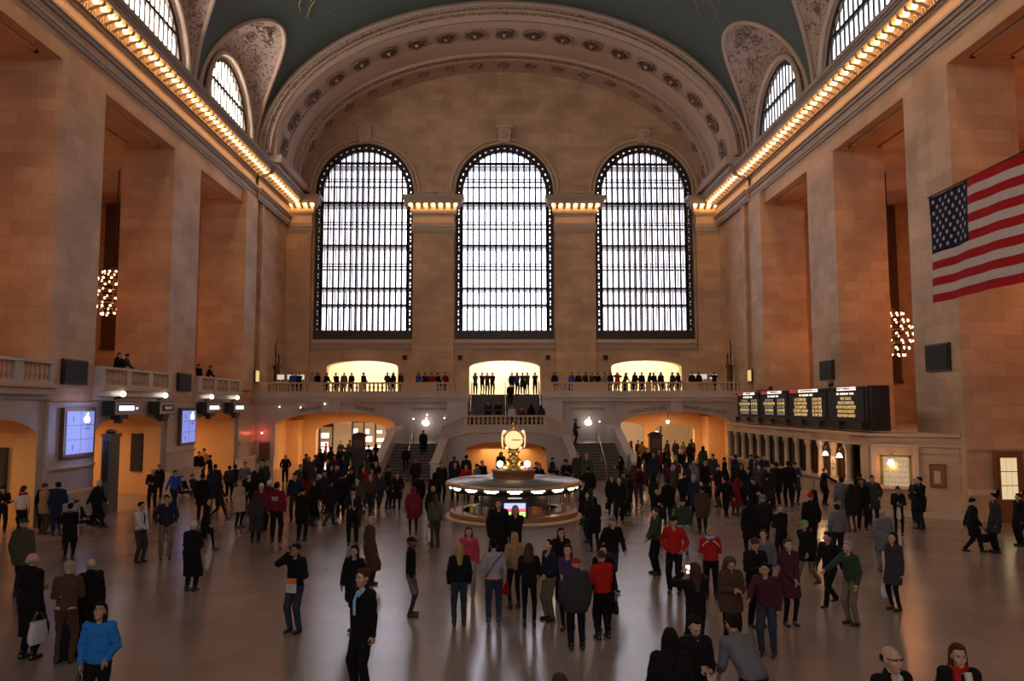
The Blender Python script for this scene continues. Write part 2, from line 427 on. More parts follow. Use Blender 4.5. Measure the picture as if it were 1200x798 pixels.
# lower storey, left: arched passages under a balustraded side balcony
mb = MB()
bays = [(a[1], b[0]) for a, b in zip(PIERS, PIERS[1:])]
def PL(sx, off=0): return lambda u, z, d: (sx * (A + off + d), u, z)
for (a, b) in bays:
    if a < 8: continue
    arch_wall(mb, PL(-1, .05), a, b, 0, 4.5, [((a + b) / 2, (b - a) / 2 - .38, 0, 3.1, .72)], .8, 0, 16, 1)
    # passage
    mb.quad((-17.4, a + .06, 0), (-24, a + .06, 0), (-24, a + .06, 4.3), (-17.4, a + .06, 4.3), 1); mb.quad((-17.4, b - .06, 0), (-24, b - .06, 0), (-24, b - .06, 4.3), (-17.4, b - .06, 4.3), 1)
    arch_wall(mb, lambda u, z, d: (-24 - d, u, z), a, b, 0, 4.4, [(a + 1.2, .8, 0, 2.2, .5)], .5, 1, 12, 1)
    mb.quad((-24.5, a, 0), (-24.5, b, 0), (-24.5, b, 4.3), (-24.5, a, 4.3), 1)
    n = 12; rows = [[(x, (a + b) / 2 + ((b - a) / 2) * math.cos(PI - PI * i / n), 3.15 + .75 * math.sin(PI * i / n)) for i in range(n + 1)] for x in (-17.4, -24)]
    mb.grid(rows, 1, True)
LS = struct(mb.build('wall_left_lower', [M['grey'], M['ochre'], M['black']], origin=(-A, 35, 0)), 'arched passages under the left side balcony')
LS.name = 'wall_lower'
mb = MB().box(-A - .05, -28.2, 8, 52.6, 4.62, DECK)
struct(mb.build('floor_gallery', M['grey'], origin=(-20, 30, 4.62)), 'floor of the left side gallery')
mb = MB().box(A + .3, 28.2, 31.5, 52.6, 2.7, 3.0)
struct(mb.build('floor_office_roof', M['grey'], origin=(20, 30, 2.7)), 'roof level of the offices behind the right piers')

# grey stone dado panels, ledges and plinths on the piers, left and right
mb = MB()
for sx in (-1, 1):
    for y0, y1 in PIERS[3:]:
        if sx > 0 and y0 > 25: continue
        y1_ = min(y1, YF - .02)
        mb.box(sx * (A - .10), sx * A, y0 - .0, y1_, 0, 4.35, 0)
        mb.box(sx * (A - .42), sx * A, y0 - .25, y1_ + (.25 if y1 < 50 else 0), 0, .88, 0)
        mb.box(sx * (A - .46), sx * A, y0 - .28, y1_ + (.28 if y1 < 50 else 0), .88, 1.02, 1)
        mb.box(sx * (A - .2), sx * A, y0 - .05, y1_, 1.9, 1.98, 1)
# dado on the near face of the right pier beside the ticket office
mb.box(A, A + PD, 28.12, 28.3, 0, .95, 2); mb.box(A, A + PD, 28.08, 28.3, .95, 1.15, 1); mb.box(A, A + PD, 28.2, 28.3, 2.55, 2.65, 2)
struct(mb.build('trim_1', [M['grey'], M['trim'], M['stone']], origin=(0, 30, 0)), 'stone plinths and dado mouldings')

# side gallery ledge (cornice under the balustrade)
mb = MB()
for (a, b) in bays:
    if a < 8: continue
    mb.box(-A + .05, -A - .6, a, b, 4.45, 4.62, 0); mb.box(-A + .28, -A - .6, a, b, 4.62, 4.86, 0); mb.box(-A + .42, -A - .6, a, b, 4.86, 5.0, 1)
struct(mb.build('trim_2', [M['grey'], M['trim']], origin=(-A, 30, 4.4)), 'ledge below the left balustrades')

# ------------------------------------------------------------------ entablature with modillions and bulbs
bulb_me = MB().sphere((0, 0, -.10), .115, 8).lathe([(.05, 0), (.055, -.05), (.03, -.06)], n=8).mesh('bulb', [M['bulb']])
def modillion(mb, o, d, r):                  # o point at frieze, d outward, r along
    o, d, r = Vector(o), Vector(d), Vector(r)
    prof = [(0, .0), (.62, .0), (.66, -.08), (.58, -.16), (.35, -.17), (.18, -.26), (0, -.36)]
    mb.prism([o + d * a + Vector((0, 0, b)) - r * .1 for a, b in prof], r * .2, 1)
def entab(y0, y1, sx, name, label, p=0):
    mb = MB(); X = sx * (A - p)
    def bar(pr, z0, z1, m=0): mb.box(X - sx * pr, X, y0, y1, z0, z1, m)
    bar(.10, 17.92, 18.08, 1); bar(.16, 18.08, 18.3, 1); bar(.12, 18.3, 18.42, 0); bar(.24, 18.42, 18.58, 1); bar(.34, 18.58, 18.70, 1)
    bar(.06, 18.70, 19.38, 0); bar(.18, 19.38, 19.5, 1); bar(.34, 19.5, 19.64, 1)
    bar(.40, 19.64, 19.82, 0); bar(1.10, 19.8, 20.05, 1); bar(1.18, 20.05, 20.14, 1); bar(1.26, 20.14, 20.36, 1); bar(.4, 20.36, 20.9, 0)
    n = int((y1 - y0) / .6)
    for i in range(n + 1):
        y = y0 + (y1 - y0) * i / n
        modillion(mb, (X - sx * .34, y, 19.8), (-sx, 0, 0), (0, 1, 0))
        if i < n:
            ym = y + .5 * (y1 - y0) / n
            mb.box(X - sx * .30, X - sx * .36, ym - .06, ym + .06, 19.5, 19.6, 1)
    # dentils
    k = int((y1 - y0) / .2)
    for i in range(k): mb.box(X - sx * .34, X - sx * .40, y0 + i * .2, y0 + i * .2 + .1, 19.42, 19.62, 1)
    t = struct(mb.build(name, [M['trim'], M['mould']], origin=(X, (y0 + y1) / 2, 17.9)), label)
    for i in range(n):
        ym = y0 + (y1 - y0) * (i + .5) / n
        if ym < 17: continue
        link('bulb', bulb_me, t, (-sx * .78, ym - (y0 + y1) / 2, 19.78 - 17.9))
    return t
entab(-22.6, 8, -1, 'trim_3', 'left cornice, near end'); entab(-22.6, 8, 1, 'trim_4', 'right cornice, near end')
entab(8, 51.0, -1, 'trim_5', 'left cornice lined with warm bulbs'); entab(8, 51.0, 1, 'trim_6', 'right cornice lined with warm bulbs')
entab(51.2, YE - .6, -1, 'trim_7', 'left cornice in the far bay', .15); entab(51.2, YE - .6, 1, 'trim_8', 'right cornice in the far bay', .15)

# far wall -----------------------------------------------------------
WX = [-10.78, .05, 10.9]; WW = 3.82; WZ0, WZS = 9.28, 20.8
mb = MB()
PE = lambda u, z, d: (u, YE + d, z)
arch_wall(mb, PE, -17.2, 17.2, 8.6, 32, [(x, WW, WZ0, WZS, WW) for x in WX], 1.0, 0, 40)
arch_wall(mb, PE, -17.2, 17.2, 4.0, 8.6, [(x, 2.7, 4.0, 7.14, .52) for x in WX], 1.0, 0, 24, 1)
FW = struct(mb.build('wall_far', [M['stone'], M['cream']], origin=(0, YE, 4)), 'far limestone wall with three great arched windows')
# pilasters and their capitals
def capital(x0, x1, name, label):
    mb = MB(); Y = YE - .45
    mb.box(x0, x1, Y, YE, DECK, 17.5, 2)
    mb.box(x0 - .1, x1 + .1, Y - .12, YE, DECK, 5.9, 2)
    def bar(e, z0, z1, m=0): mb.box(x0 - e, x1 + e, Y - e, YE, z0, z1, m)
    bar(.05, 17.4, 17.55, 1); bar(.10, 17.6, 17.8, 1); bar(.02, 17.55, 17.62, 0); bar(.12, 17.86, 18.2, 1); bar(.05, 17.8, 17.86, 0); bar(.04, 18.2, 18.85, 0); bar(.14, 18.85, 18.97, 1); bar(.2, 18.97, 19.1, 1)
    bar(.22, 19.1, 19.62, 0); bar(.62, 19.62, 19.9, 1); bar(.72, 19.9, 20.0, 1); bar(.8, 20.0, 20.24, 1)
    L = x1 - x0 + .9; n = max(2, int(round(L / .56)))
    for i in range(n + 1):
        x = x0 - .45 + L * i / n
        modillion(mb, (x, Y - .22, 19.62), (0, -.65, 0), (1, 0, 0))
    mb.tube([((x0 + x1) / 2, YE - .25, 20.24), ((x0 + x1) / 2, YE - .25, 20.5), ((x0 + x1) / 2 + .05, YE - .25, 20.75)], [.3, .16, .08], 8, 1)
    t = struct(mb.build(name, [M['trim'], M['mould'], M['stone']], origin=((x0 + x1) / 2, YE, DECK)), label)
    for i in range(n):
        x = x0 - .45 + L * (i + .5) / n
        link('bulb', bulb_me, t, (x - (x0 + x1) / 2, -.45 - .22 - .24, 19.6 - DECK))
capital(-6.95, -3.85, 'trim_9', 'left pilaster between the great windows'); capital(3.95, 7.0, 'trim_10', 'right pilaster between the great windows')
capital(-16.6, -14.75, 'trim_11', 'left corner pilaster'); capital(14.85, 16.6, 'trim_12', 'right corner pilaster')
# sills, keystones, archivolts, string course
mb = MB()
for x in WX:
    mb.box(x - WW - .02, x + WW + .02, YE - .35, YE, 8.95, 9.25, 0); mb.box(x - WW, x + WW, YE - .2, YE, 8.55, 8.95, 1)
    arc = [(x + (WW + .35) * math.cos(PI * i / 40), WZS + (WW + .35) * math.sin(PI * i / 40)) for i in range(41)]
    mb.tube([(a, YE - .06, z) for a, z in arc], .13, 8, 0)
    arc = [(x + (WW + .06) * math.cos(PI * i / 40), WZS + (WW + .06) * math.sin(PI * i / 40)) for i in range(41)]
    mb.tube([(a, YE - .03, z) for a, z in arc], .10, 8, 0)
    mb.prism([(x - .38, YE, 24.6), (x + .38, YE, 24.6), (x + .52, YE, 25.75), (x - .52, YE, 25.75)], (0, -.42, 0), 0)
    mb.box(x - .62, x + .62, YE - .55, YE, 25.75, 25.95, 0); mb.sphere((x, YE - .42, 25.2), .26, 8, 0)
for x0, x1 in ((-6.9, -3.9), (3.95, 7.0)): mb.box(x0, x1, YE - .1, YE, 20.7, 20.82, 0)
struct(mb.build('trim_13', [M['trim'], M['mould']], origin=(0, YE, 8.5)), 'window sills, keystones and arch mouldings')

# great windows
def great_window(i, x, m, label, wave=0):
    fr = MB(); Y = YE + .25
    n = 40
    def ring(r0, r1, y0, y1):
        a = [(math.cos(PI * k / n), math.sin(PI * k / n)) for k in range(n + 1)]
        for ya in (y0,):
            fr.grid([[(x + r0 * c, ya, WZS + r0 * s) for c, s in a], [(x + r1 * c, ya, WZS + r1 * s) for c, s in a]], 0, False)
        fr.grid([[(x + r0 * c, y0, WZS + r0 * s) for c, s in a], [(x + r0 * c, y1, WZS + r0 * s) for c, s in a]], 0, False)
    ring(3.58, 3.86, Y, Y + .3); ring(3.22, 3.48, Y, Y + .3)
    for s in (-1, 1):
        fr.box(x + s * 3.58, x + s * 3.86, Y, Y + .3, WZ0, WZS); fr.box(x + s * 3.22, x + s * 3.48, Y, Y + .3, WZ0, WZS)
        k = 0; z = WZ0 + 1.0
        while z < WZS:            # cast rosettes and bars in the border
            fr.tube([(x + s * 3.40, Y + .1, z - .18), (x + s * 3.66, Y + .1, z + .18)], .085, 5); fr.tube([(x + s * 3.40, Y + .1, z + .18), (x + s * 3.66, Y + .1, z - .18)], .085, 5)
            fr.box(x + s * 3.38, x + s * 3.70, Y, Y + .2, z + .30, z + .40)
            z += .72
    for k in range(22):
        a = PI * (k + .5) / 22; c_, s_ = math.cos(a), math.sin(a); b = a + .055; d_, e_ = math.cos(a - .055), math.sin(a - .055)
        fr.tube([(x + 3.38 * math.cos(b), Y + .1, WZS + 3.38 * math.sin(b)), (x + 3.7 * d_, Y + .1, WZS + 3.7 * e_)], .11, 5)
        fr.tube([(x + 3.38 * d_, Y + .1, WZS + 3.38 * e_), (x + 3.7 * math.cos(b), Y + .1, WZS + 3.7 * math.sin(b))], .11, 5)
    fr.box(x - WW, x + WW, Y - .05, Y + .35, WZ0, WZ0 + .72)
    hb = [(11.95, .16), (13.25, .16), (14.95, .08), (15.15, .05), (16.6, .17), (18.25, .08), (18.43, .05), (19.95, .22), (21.65, .08), (21.85, .05), (23.1, .2)]
    zz = sorted(set(hb))
    for z, h in zz:
        if z < WZS: wz = 3.3
        else: wz = math.sqrt(max(0, 3.3 ** 2 - (z - WZS) ** 2))
        fr.box(x - wz, x + wz, Y, Y + .22, z - h / 2, z + h / 2)
    for k in range(16):
        xx = -3.3 + 6.6 * k / 15
        top = WZS + math.sqrt(max(0.01, 3.3 ** 2 - xx ** 2)) if abs(xx) < 3.29 else WZS
        fr.box(x + xx - .07, x + xx + .07, Y, Y + .2, WZ0 + .6, top)
    for k in range(15):           # small arched heads on the lowest lights
        xx = -3.3 + 6.6 * (k + .5) / 15
        fr.tube([(x + xx + .2 * math.cos(PI * j / 6), Y + .08, 11.62 + .2 * math.sin(PI * j / 6)) for j in range(7)], .045, 4)
    w_ = struct(fr.build('window_%d' % i, M['bronze'], origin=(x, YE + .3, WZ0)), label)
    # second, outer glazing beyond the glass walkway
    ou = MB(); Y2 = YE + 2.2
    for k in (range(-10, 11) if i != 2 else range(-5, 6)): ou.box(x + k * (.44 if i != 2 else .9) - .035, x + k * (.44 if i != 2 else .9) + .035, Y2, Y2 + .12, WZ0 - .5, 26.4)
    for z in (12.1, 15.0, 18.3, 21.7, 25.0): ou.box(x - 4.6, x + 4.6, Y2 - .3, Y2 + .1, z - .05, z + .05)
    for z in (13.25, 16.6, 19.95, 23.1): ou.box(x - 4.6, x + 4.6, YE + 1.0, Y2, z - .04, z + .04)
    ou.build('outer_mullions', M['bronze'], w_)
    MB().box(x - 4.7, x + 4.7, Y2 + .3, Y2 + .34, 8.5, 26.6).build('daylit_glass', m, w_)
    return w_
great_window(1, WX[0], M['sky_end'], 'left great arched window'); great_window(2, WX[1], M['sky_mid'], 'middle great arched window'); great_window(3, WX[2], M['sky_end'], 'right great arched window')

# rooms behind the three doorways of the far balcony
mb = MB()
for x in WX:
    mb.quad((x - 5, YE + 6.5, 4), (x + 5, YE + 6.5, 4), (x + 5, YE + 6.5, 10), (x - 5, YE + 6.5, 10), 0)
    for s in (-5, 5): mb.quad((x + s, YE + 1, 4), (x + s, YE + 6.5, 4), (x + s, YE + 6.5, 10), (x + s, YE + 1, 10), 0)
    mb.quad((x - 5, YE + 1, 10), (x + 5, YE + 1, 10), (x + 5, YE + 6.5, 10), (x - 5, YE + 6.5, 10), 0)
struct(mb.build('wall_store', M['cream'], origin=(0, YE + 4, 4)), 'cream rooms behind the balcony doorways')
mb = MB()
mb.box(-17, 17, YE, YE + 8, 4.6, DECK)
mb.box(-A, -2.36, YF, YE, 4.55, DECK); mb.box(2.46, A, YF, YE, 4.55, DECK); mb.box(-2.36, 2.46, 54.2, YE, 4.55, DECK)
struct(mb.build('floor_balcony', M['grey'], origin=(0, 56, 4.5)), 'floor of the far balcony')

# archivolt and deep soffit in front of the far wall
def ell(a, b, n=64, z0=ZV): return [(a * math.cos(PI * i / n), z0 + b * math.sin(PI * i / n)) for i in range(n + 1)]
mb = MB()
def band(a0, b0, a1, b1, y, m, y2=None):
    e0, e1 = ell(a0, b0), ell(a1, b1)
    mb.grid([[(x, y, z) for x, z in e0], [(x, y if y2 is None else y2, z) for x, z in e1]], m, True)
band(17.6, 11.8, 15.42, 9.42, 51.22, 0)  # backing band added behind the archivolt to block stray world light
for s_ in (-1, 1): mb.box(s_ * 14.95, s_ * 17.4, 51.25, YE, 20.5, 21.02, 0); mb.box(s_ * 15.3, s_ * 17.6, 51.22, 51.4, 20.9, 22.5, 0)  # filler blocks added to close light leaks beside the cornice
band(16.9, 11.1, 16.3, 10.45, 50.98, 0)
for a, r in ((16.35, .16), (16.05, .07), (15.62, .09)):
    e = ell(a, a * 10.5 / 16.35); mb.tube([(x, 50.95, z) for x, z in e], r, 6, 0)
band(16.3, 10.45, 15.95, 10.1, 50.9, 1); band(15.95, 10.1, 15.6, 9.75, 51.0, 1); band(15.6, 9.75, 15.4, 9.5, 51.0, 0, 51.25)
SA, SB = 15.4, 9.4
def sof(y0, y1, m, da=0, db=0):
    e0 = ell(SA - da, SB - db); mb.grid([[(x, y0, z) for x, z in e0], [(x, y1, z) for x, z in e0]], m, True)
sof(51.25, 52.3, 0); band(SA, SB, SA + .1, SB + .1, 52.3, 0); sof(52.3, 53.9, 2, -.1, -.1); band(SA + .1, SB + .1, SA, SB, 53.9, 0); sof(53.9, 55.9, 0)
band(SA, SB, SA - .25, SB - .25, 55.9, 0); sof(55.9, 56.5, 1, .25, .25); sof(56.5, 56.8, 0, .32, .32); band(SA - .25, SB - .25, SA - .32, SB - .32, 56.5, 0)
band(SA - .32, SB - .32, SA, SB, 56.8, 0); sof(56.8, YE, 2)
ARCH = struct(mb.build('trim_14', [M['plaster'], M['relief2'], M['plaster']], origin=(0, 51, ZV)), 'carved archivolt and deep soffit before the far wall')
# rosettes of the soffit
ro = MB()
ro.lathe([(.66, 0), (.66, .06), (.58, .10), (.52, .04)], n=20, m=0)
ro.lathe([(.52, .02), (.0, .02)], n=20, m=1)
for k in range(12):
    a = 2 * PI * k / 12; ro.sphere((.32 * math.cos(a), .32 * math.sin(a), .05), .17, 6, 1, (.9 * abs(math.cos(a)) + .35, .9 * abs(math.sin(a)) + .35, .35))
ro.sphere((0, 0, .1), .12, 8, 2)
ro.v = [(p[0] * 1.15, p[1] * 1.15, p[2]) for p in ro.v]
ro_me = ro.mesh('rosette', [M['relief2'], M['bronze2'], M['plaster']])
cr = MB()
for k in range(4):
    a = PI * k / 2 + .3; cr.sphere((.3 * math.cos(a), .3 * math.sin(a), .03), .26, 6, 0, (1, 1, .3))
cr.sphere((0, 0, .08), .14, 6, 0)
cr_me = cr.mesh('cross_ornament', [M['relief2']])
def along(n_, y, me, name, off=0):
    # equal arc lengths
    t = np.linspace(0, PI, 721); x = SA * np.cos(t); z = SB * np.sin(t)
    s = np.concatenate([[0], np.cumsum(np.hypot(np.diff(x), np.diff(z)))])
    for k in range(n_):
        tt = np.interp(s[-1] * (k + .5) / n_, s, t)
        p = Vector(((SA) * math.cos(tt), y - 51, SB * math.sin(tt)))
        nrm = Vector((-math.cos(tt) / SA, 0, -math.sin(tt) / SB)).normalized()
        ob = link(name, me, ARCH, p + nrm * .0)
        ex = Vector((0, 1, 0)); ey = nrm.cross(ex)
        ob.matrix_local = Matrix.Translation(p) @ Matrix((ex, ey, nrm)).transposed().to_4x4()
along(19, 53.1, ro_me, 'rosette'); along(19, 58.1, cr_me, 'cross_ornament')
# rear wall behind the camera with its three daylit windows
mb = MB(); PB = lambda u, z, d: (u, -22 - d, z)
arch_wall(mb, PB, -27, 27, 0, 32, [(x, WW, WZ0, WZS, WW) for x in WX], .8, 0, 16)
RW = struct(mb.build('wall_rear', M['stone'], origin=(0, -22, 0)), 'rear wall behind the camera')
for i, x in enumerate(WX):
    struct(MB().box(x - 4.2, x + 4.2, -22.7, -22.66, 9, 25).build('window_%d' % (4 + i), M['sky_back']), 'rear great window')
# ------------------------------------------------------------------ outer aisle windows
mb = MB(); gl = MB()
for sx in (-1, 1):
    for c in (24.9, 35.0, 45.3):
        X = sx * 28.1
        for k in range(-5, 6): mb.box(X - .08, X + .08, c + k * .45 - .05, c + k * .45 + .05, 6, 16.6)
        for k in range(9): mb.box(X - .1, X + .1, c - 2.3, c + 2.3, 6 + k * 1.3, 6.35 + k * 1.3)
        gl.box(X + sx * .04, X + sx * .08, c - 2.3, c + 2.3, 15.2, 16.6)
    x0, x1 = (-27.0, -25.9) if sx < 0 else (25.85, 26.9)
    mb.box(x0, x1, 52.3, 52.6, 8.2 if sx < 0 else 5.9, 17.9)
    mb.box(x0 - .15, x1 + .15, 52.4, 52.6, 8.0 if sx < 0 else 5.7, 8.2 if sx < 0 else 5.9)
    for z in range(9, 18, 2): mb.box(x0, x1, 52.22, 52.3, z, z + .12)
aw = struct(mb.build('window_9', M['bronze2'], origin=(0, 40, 6)), 'tall bronze window frames of the side aisles')
gl.box(25.85, 26.0, 52.2, 52.25, 14.7, 16.2); gl.build('pane', M['sky_side'], aw)

# ------------------------------------------------------------------ far balcony front, passages and stairs
PF = lambda u, z, d: (u, YF + d, z)
mb = MB()
arch_wall(mb, PF, -A, -2.36, 0, 4.5, [(-11.25, 3.95, 0, 2.93, .88)], 1.2, 0, 32, 1)
arch_wall(mb, PF, 2.46, A, 0, 4.5, [(11.45, 3.75, 0, 2.88, .93)], 1.2, 0, 32, 1)
for x0, x1 in ((-A, -2.36), (2.46, A)):
    mb.box(x0, x1, YF - .12, YF, 4.32, 4.5, 2); mb.box(x0, x1, YF - .32, YF + .4, 4.5, 4.72, 0); mb.box(x0, x1, YF - .42, YF + .4, 4.72, 4.82, 2); mb.box(x0, x1, YF - .3, YF + .4, 4.82, 5.14, 0)
for x in (-11.25, 11.45): mb.box(x - .42, x + .42, YF - .2, YF, 3.75, 4.5, 0)
for s in (-1, 1):
    mb.box(s * 15.2, s * A, YF - .15, YF, 0, .9, 0); mb.box(s * 15.15, s * A, YF - .2, YF, .9, 1.0, 2)
BF = struct(mb.build('wall_balcony', [M['grey'], M['ochre'], M['trim']], origin=(0, YF, 0)), 'grey marble front of the far balcony with two wide arches')
text('GRAYBAR', .34, (-12.9, YF - .03, 4.02), (1, .0, .13), (-.13, 0, 1), M['bronze'], BF)
text('PASSAGE', .34, (-9.3, YF - .03, 4.02), (1, 0, -.16), (.16, 0, 1), M['bronze'], BF)
text('LEXINGTON AVE', .33, (9.55, YF - .03, 3.92), (1, 0, .13), (-.13, 0, 1), M['bronze'], BF)
text('MARKET NEXT DOOR', .30, (13.4, YF - .03, 3.92), (1, 0, -.13), (.13, 0, 1), M['bronze'], BF)
text('LOWER CONCOURSE', .24, (-5.05, YF - .03, 4.0), (1, 0, 0), (0, 0, 1), M['bronze'], BF)
text('LOWER CONCOURSE', .24, (5.5, YF - .03, 4.0), (1, 0, 0), (0, 0, 1), M['bronze'], BF)

# passages behind the two arches
mb = MB()
for c, h in ((-11.25, 4.6), (11.45, 4.6)):
    for s in (-1, 1): mb.quad((c + s * h, YF + 1.2, 0), (c + s * h, 58.8, 0), (c + s * h, 58.8, 4.4), (c + s * h, YF + 1.2, 4.4), 0)
    n = 16; arc = [(c + h * math.cos(PI - PI * i / n), 3.1 + 1.0 * math.sin(PI * i / n)) for i in range(n + 1)]
    mb.grid([[(x, YF + 1.1, z) for x, z in arc], [(x, 58.8, z) for x, z in arc]], 0, True)
    op = [(c - .1, 2.7, 0, 2.35, .7)] if c < 0 else [(c - 2.6, 1.75, 0, 2.5, .5), (c + 1.4, 1.5, 0, 2.4, .4)]
    arch_wall(mb, lambda u, z, d: (u, 58.8 + d, z), c - h, c + h, 0, 4.4, op, .6, 0, 20, 0)
    for s in (-1, 1): mb.quad((c + s * 5.2, 59.3, 0), (c + s * 5.2, 70, 0), (c + s * 5.2, 70, 4.2), (c + s * 5.2, 59.3, 4.2), 1)
    mb.quad((c - 5.2, 70, 0), (c + 5.2, 70, 0), (c + 5.2, 70, 4.2), (c - 5.2, 70, 4.2), 1)
    mb.quad((c - 5.2, 59.3, 4.2), (c + 5.2, 59.3, 4.2), (c + 5.2, 70, 4.2), (c - 5.2, 70, 4.2), 1)
    mb.box(c - h, c - h + .9, 57.3, 58.8, 0, 3.2, 0) if c < 0 else mb.box(c + h - 1.2, c + h, 56.8, 58.8, 0, 3.4, 0)
struct(mb.build('wall_passage', [M['ochre'], M['cream']], origin=(0, 56, 0)), 'ochre vaulted passages leading away under the balcony')
# shop fronts glowing in the passages
def shopfront(x0, x1, y, z0, z1, label, n):
    t = empty('shopfront', ((x0 + x1) / 2, y, z0), label, 'shop window')
    f = MB().box(x0, x1, y, y + .25, z0, z0 + .35).box(x0, x1, y, y + .25, z1 - .3, z1)
    for k in range(n + 1): x = x0 + (x1 - x0) * k / n; f.box(x - .05, x + .05, y, y + .25, z0, z1)
    f.build('frame', M['bronze'], t)
    g = MB()
    rr = random.Random(int(x0 * 7 + 99))
    for k in range(n):
        a = x0 + (x1 - x0) * (k + .12) / n; b = x0 + (x1 - x0) * (k + .88) / n
        for q in range(3):
            zz = z0 + .5 + (z1 - z0 - 1) * q / 3
            g.box(a, a + (b - a) * rr.uniform(.4, 1), y + .2, y + .24, zz, zz + rr.uniform(.2, .6))
    g.build('lit_display', M['shop'], t)
shopfront(-12.8, -8.9, 66.5, 0, 3.1, 'brightly lit shop front at the end of the left passage', 4)
shopfront(-14.2, -13.2, 60.6, 0, 2.9, 'narrow lit shop window left inside the left passage', 1)
shopfront(7.2, 9.9, 66.5, 0, 3.1, 'lit shop front at the end of the right passage, behind the left opening', 3)
shopfront(11.9, 13.3, 66.0, .8, 3.0, 'small lit window behind the right opening of the right passage', 1)
for i, (x, y, z) in enumerate([(-12.2, 60.2, 3.2), (-11.4, 60.3, 3.3), (-10.4, 60.2, 3.35), (-9.5, 60.3, 3.25), (8.2, 60.4, 3.2), (9.0, 60.6, 3.25), (9.5, 60.2, 3.25), (12.2, 58.2, 3.0)]):
    t = empty('pendant_lamp', (x, y, z), 'glowing pendant globe in the %s passage, number %d from its left side' % ('left' if x < 0 else 'right', i + 1 if x < 0 else i - 3), 'lamp')
    t['label'] = ['round lamp nearest the left wall of the left passage', 'second round lamp from the left in the left passage', 'third round lamp from the left in the left passage', 'rightmost round lamp in the left passage',
                  'leftmost round lamp in the right passage', 'middle lamp of the tight trio in the right passage', 'right lamp of the tight trio in the right passage', 'single round lamp right of centre in the right passage'][i]
    MB().sphere((x, y, z), .13, 8).build('globe', M['globe'], t, (x, y, z)); MB().tube([(x, y, z + .1), (x, y, 4.15)], .02, 6).build('rod', M['bronze'], t)

# balustrades
bal_me = MB().lathe([(.075, 0), (.075, .05), (.04, .08), (.085, .2), (.09, .26), (.045, .42), (.07, .46), (.075, .5)], n=8).mesh('baluster', [M['trim']])
def balustrade(p0, p1, z, gaps, label, hgt=.66, group=None, bh=.5, m='trim'):
    """solid panels fill what is outside gaps (list of metre ranges along p0-p1)"""
    p0, p1 = Vector((*p0, 0)), Vector((*p1, 0)); L = (p1 - p0).length; d = (p1 - p0).normalized(); nrm = Vector((-d.y, d.x, 0))
    c = (p0 + p1) / 2
    t = empty('balustrade', (c.x, c.y, z), label, 'balustrade', group)
    def bar(a, b, z0, z1, w_): 
        return MB().obox(p0 + d * (a + b) / 2 + Vector((0, 0, (z0 + z1) / 2)), d * (b - a) / 2, nrm * w_, (0, 0, (z1 - z0) / 2))
    bar(0, L, z + hgt - .1, z + hgt, .17).build('handrail', M[m], t); bar(0, L, z - .04, z + .06, .15).build('plinth', M[m], t)
    cur = 0; ped = []
    for a, b in gaps:
        if a > cur + .05: ped.append((cur, a))
        cur = b
    if cur < L - .05: ped.append((cur, L))
    for a, b in ped: bar(a, b, z + .06, z + hgt - .1, .13).build('pedestal', M[m], t)
    for a, b in gaps:
        n = max(1, int(round((b - a) / .27)))
        for k in range(n):
            q = p0 + d * (a + (b - a) * (k + .5) / n)
            o = link('baluster', bal_me, t, (q.x - c.x, q.y - c.y, .06)); o.scale = (1, 1, (hgt - .16) / .5)
    return t
balustrade((-A, YF - .05), (-2.36, YF - .05), 5.12, [(.9, 3.6), (3.9 + .6, 6.9), (7.2, 9.7), (12.1, 13.4)], 'long pale stone balustrade on the far balcony, left of the stairs')
balustrade((2.46, YF - .05), (A, YF - .05), 5.12, [(.8, 2.1), (4.45, 7.0), (7.35, 9.65), (10.5, 13.3)], 'long pale stone balustrade on the far balcony, right of the stairs')
for i, (a, b) in enumerate(bays):
    if a < 20: continue
    nm = {3: 'at the left edge of the view', 4: 'above the widest passage with track signs', 5: 'in the bay nearest the far balcony'}.get(i - 1 + 0, '')
    nm = ['at the left edge of the view', 'in the middle bay of the left wall', 'in the left bay nearest the far balcony'][[y for y, _ in bays if y > 20].index(a)]
    balustrade((-A + .1, a + .02), (-A + .1, b - .02), 5.04, [(.5, 2.3), (2.75, 4.4), (4.85, 6.5)] if b - a > 6.6 else [(.3, 2.1), (2.5, 4.2), (4.6, 6.3)], 'grey stone gallery balustrade ' + nm, .78, m='grey')

M['nosing'] = mat('worn_step_edge', (.15, .125, .12), .5)
M['kiosk'] = mat('kiosk_paint', (.10, .10, .09), .5)
# staircase with its central block
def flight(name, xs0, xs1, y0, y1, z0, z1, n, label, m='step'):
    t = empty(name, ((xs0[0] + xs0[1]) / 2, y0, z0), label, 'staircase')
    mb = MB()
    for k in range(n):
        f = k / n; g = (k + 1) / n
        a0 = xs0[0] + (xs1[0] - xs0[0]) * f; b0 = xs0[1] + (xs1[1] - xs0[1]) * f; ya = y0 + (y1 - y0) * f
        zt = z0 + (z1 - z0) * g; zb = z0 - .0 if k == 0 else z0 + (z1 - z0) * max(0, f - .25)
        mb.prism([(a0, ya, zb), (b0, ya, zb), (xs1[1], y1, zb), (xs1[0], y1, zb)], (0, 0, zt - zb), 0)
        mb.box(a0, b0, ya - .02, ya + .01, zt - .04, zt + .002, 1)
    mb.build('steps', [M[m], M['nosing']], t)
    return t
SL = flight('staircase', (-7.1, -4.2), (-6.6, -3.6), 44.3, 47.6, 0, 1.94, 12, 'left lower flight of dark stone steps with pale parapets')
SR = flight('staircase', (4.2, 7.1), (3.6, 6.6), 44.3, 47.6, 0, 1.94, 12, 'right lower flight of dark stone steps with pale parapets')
SU = flight('staircase', (-2.36, 2.46), (-2.36, 2.46), 50.3, 53.9, 2.78, 4.98, 12, 'upper central flight of steps rising to the far balcony')
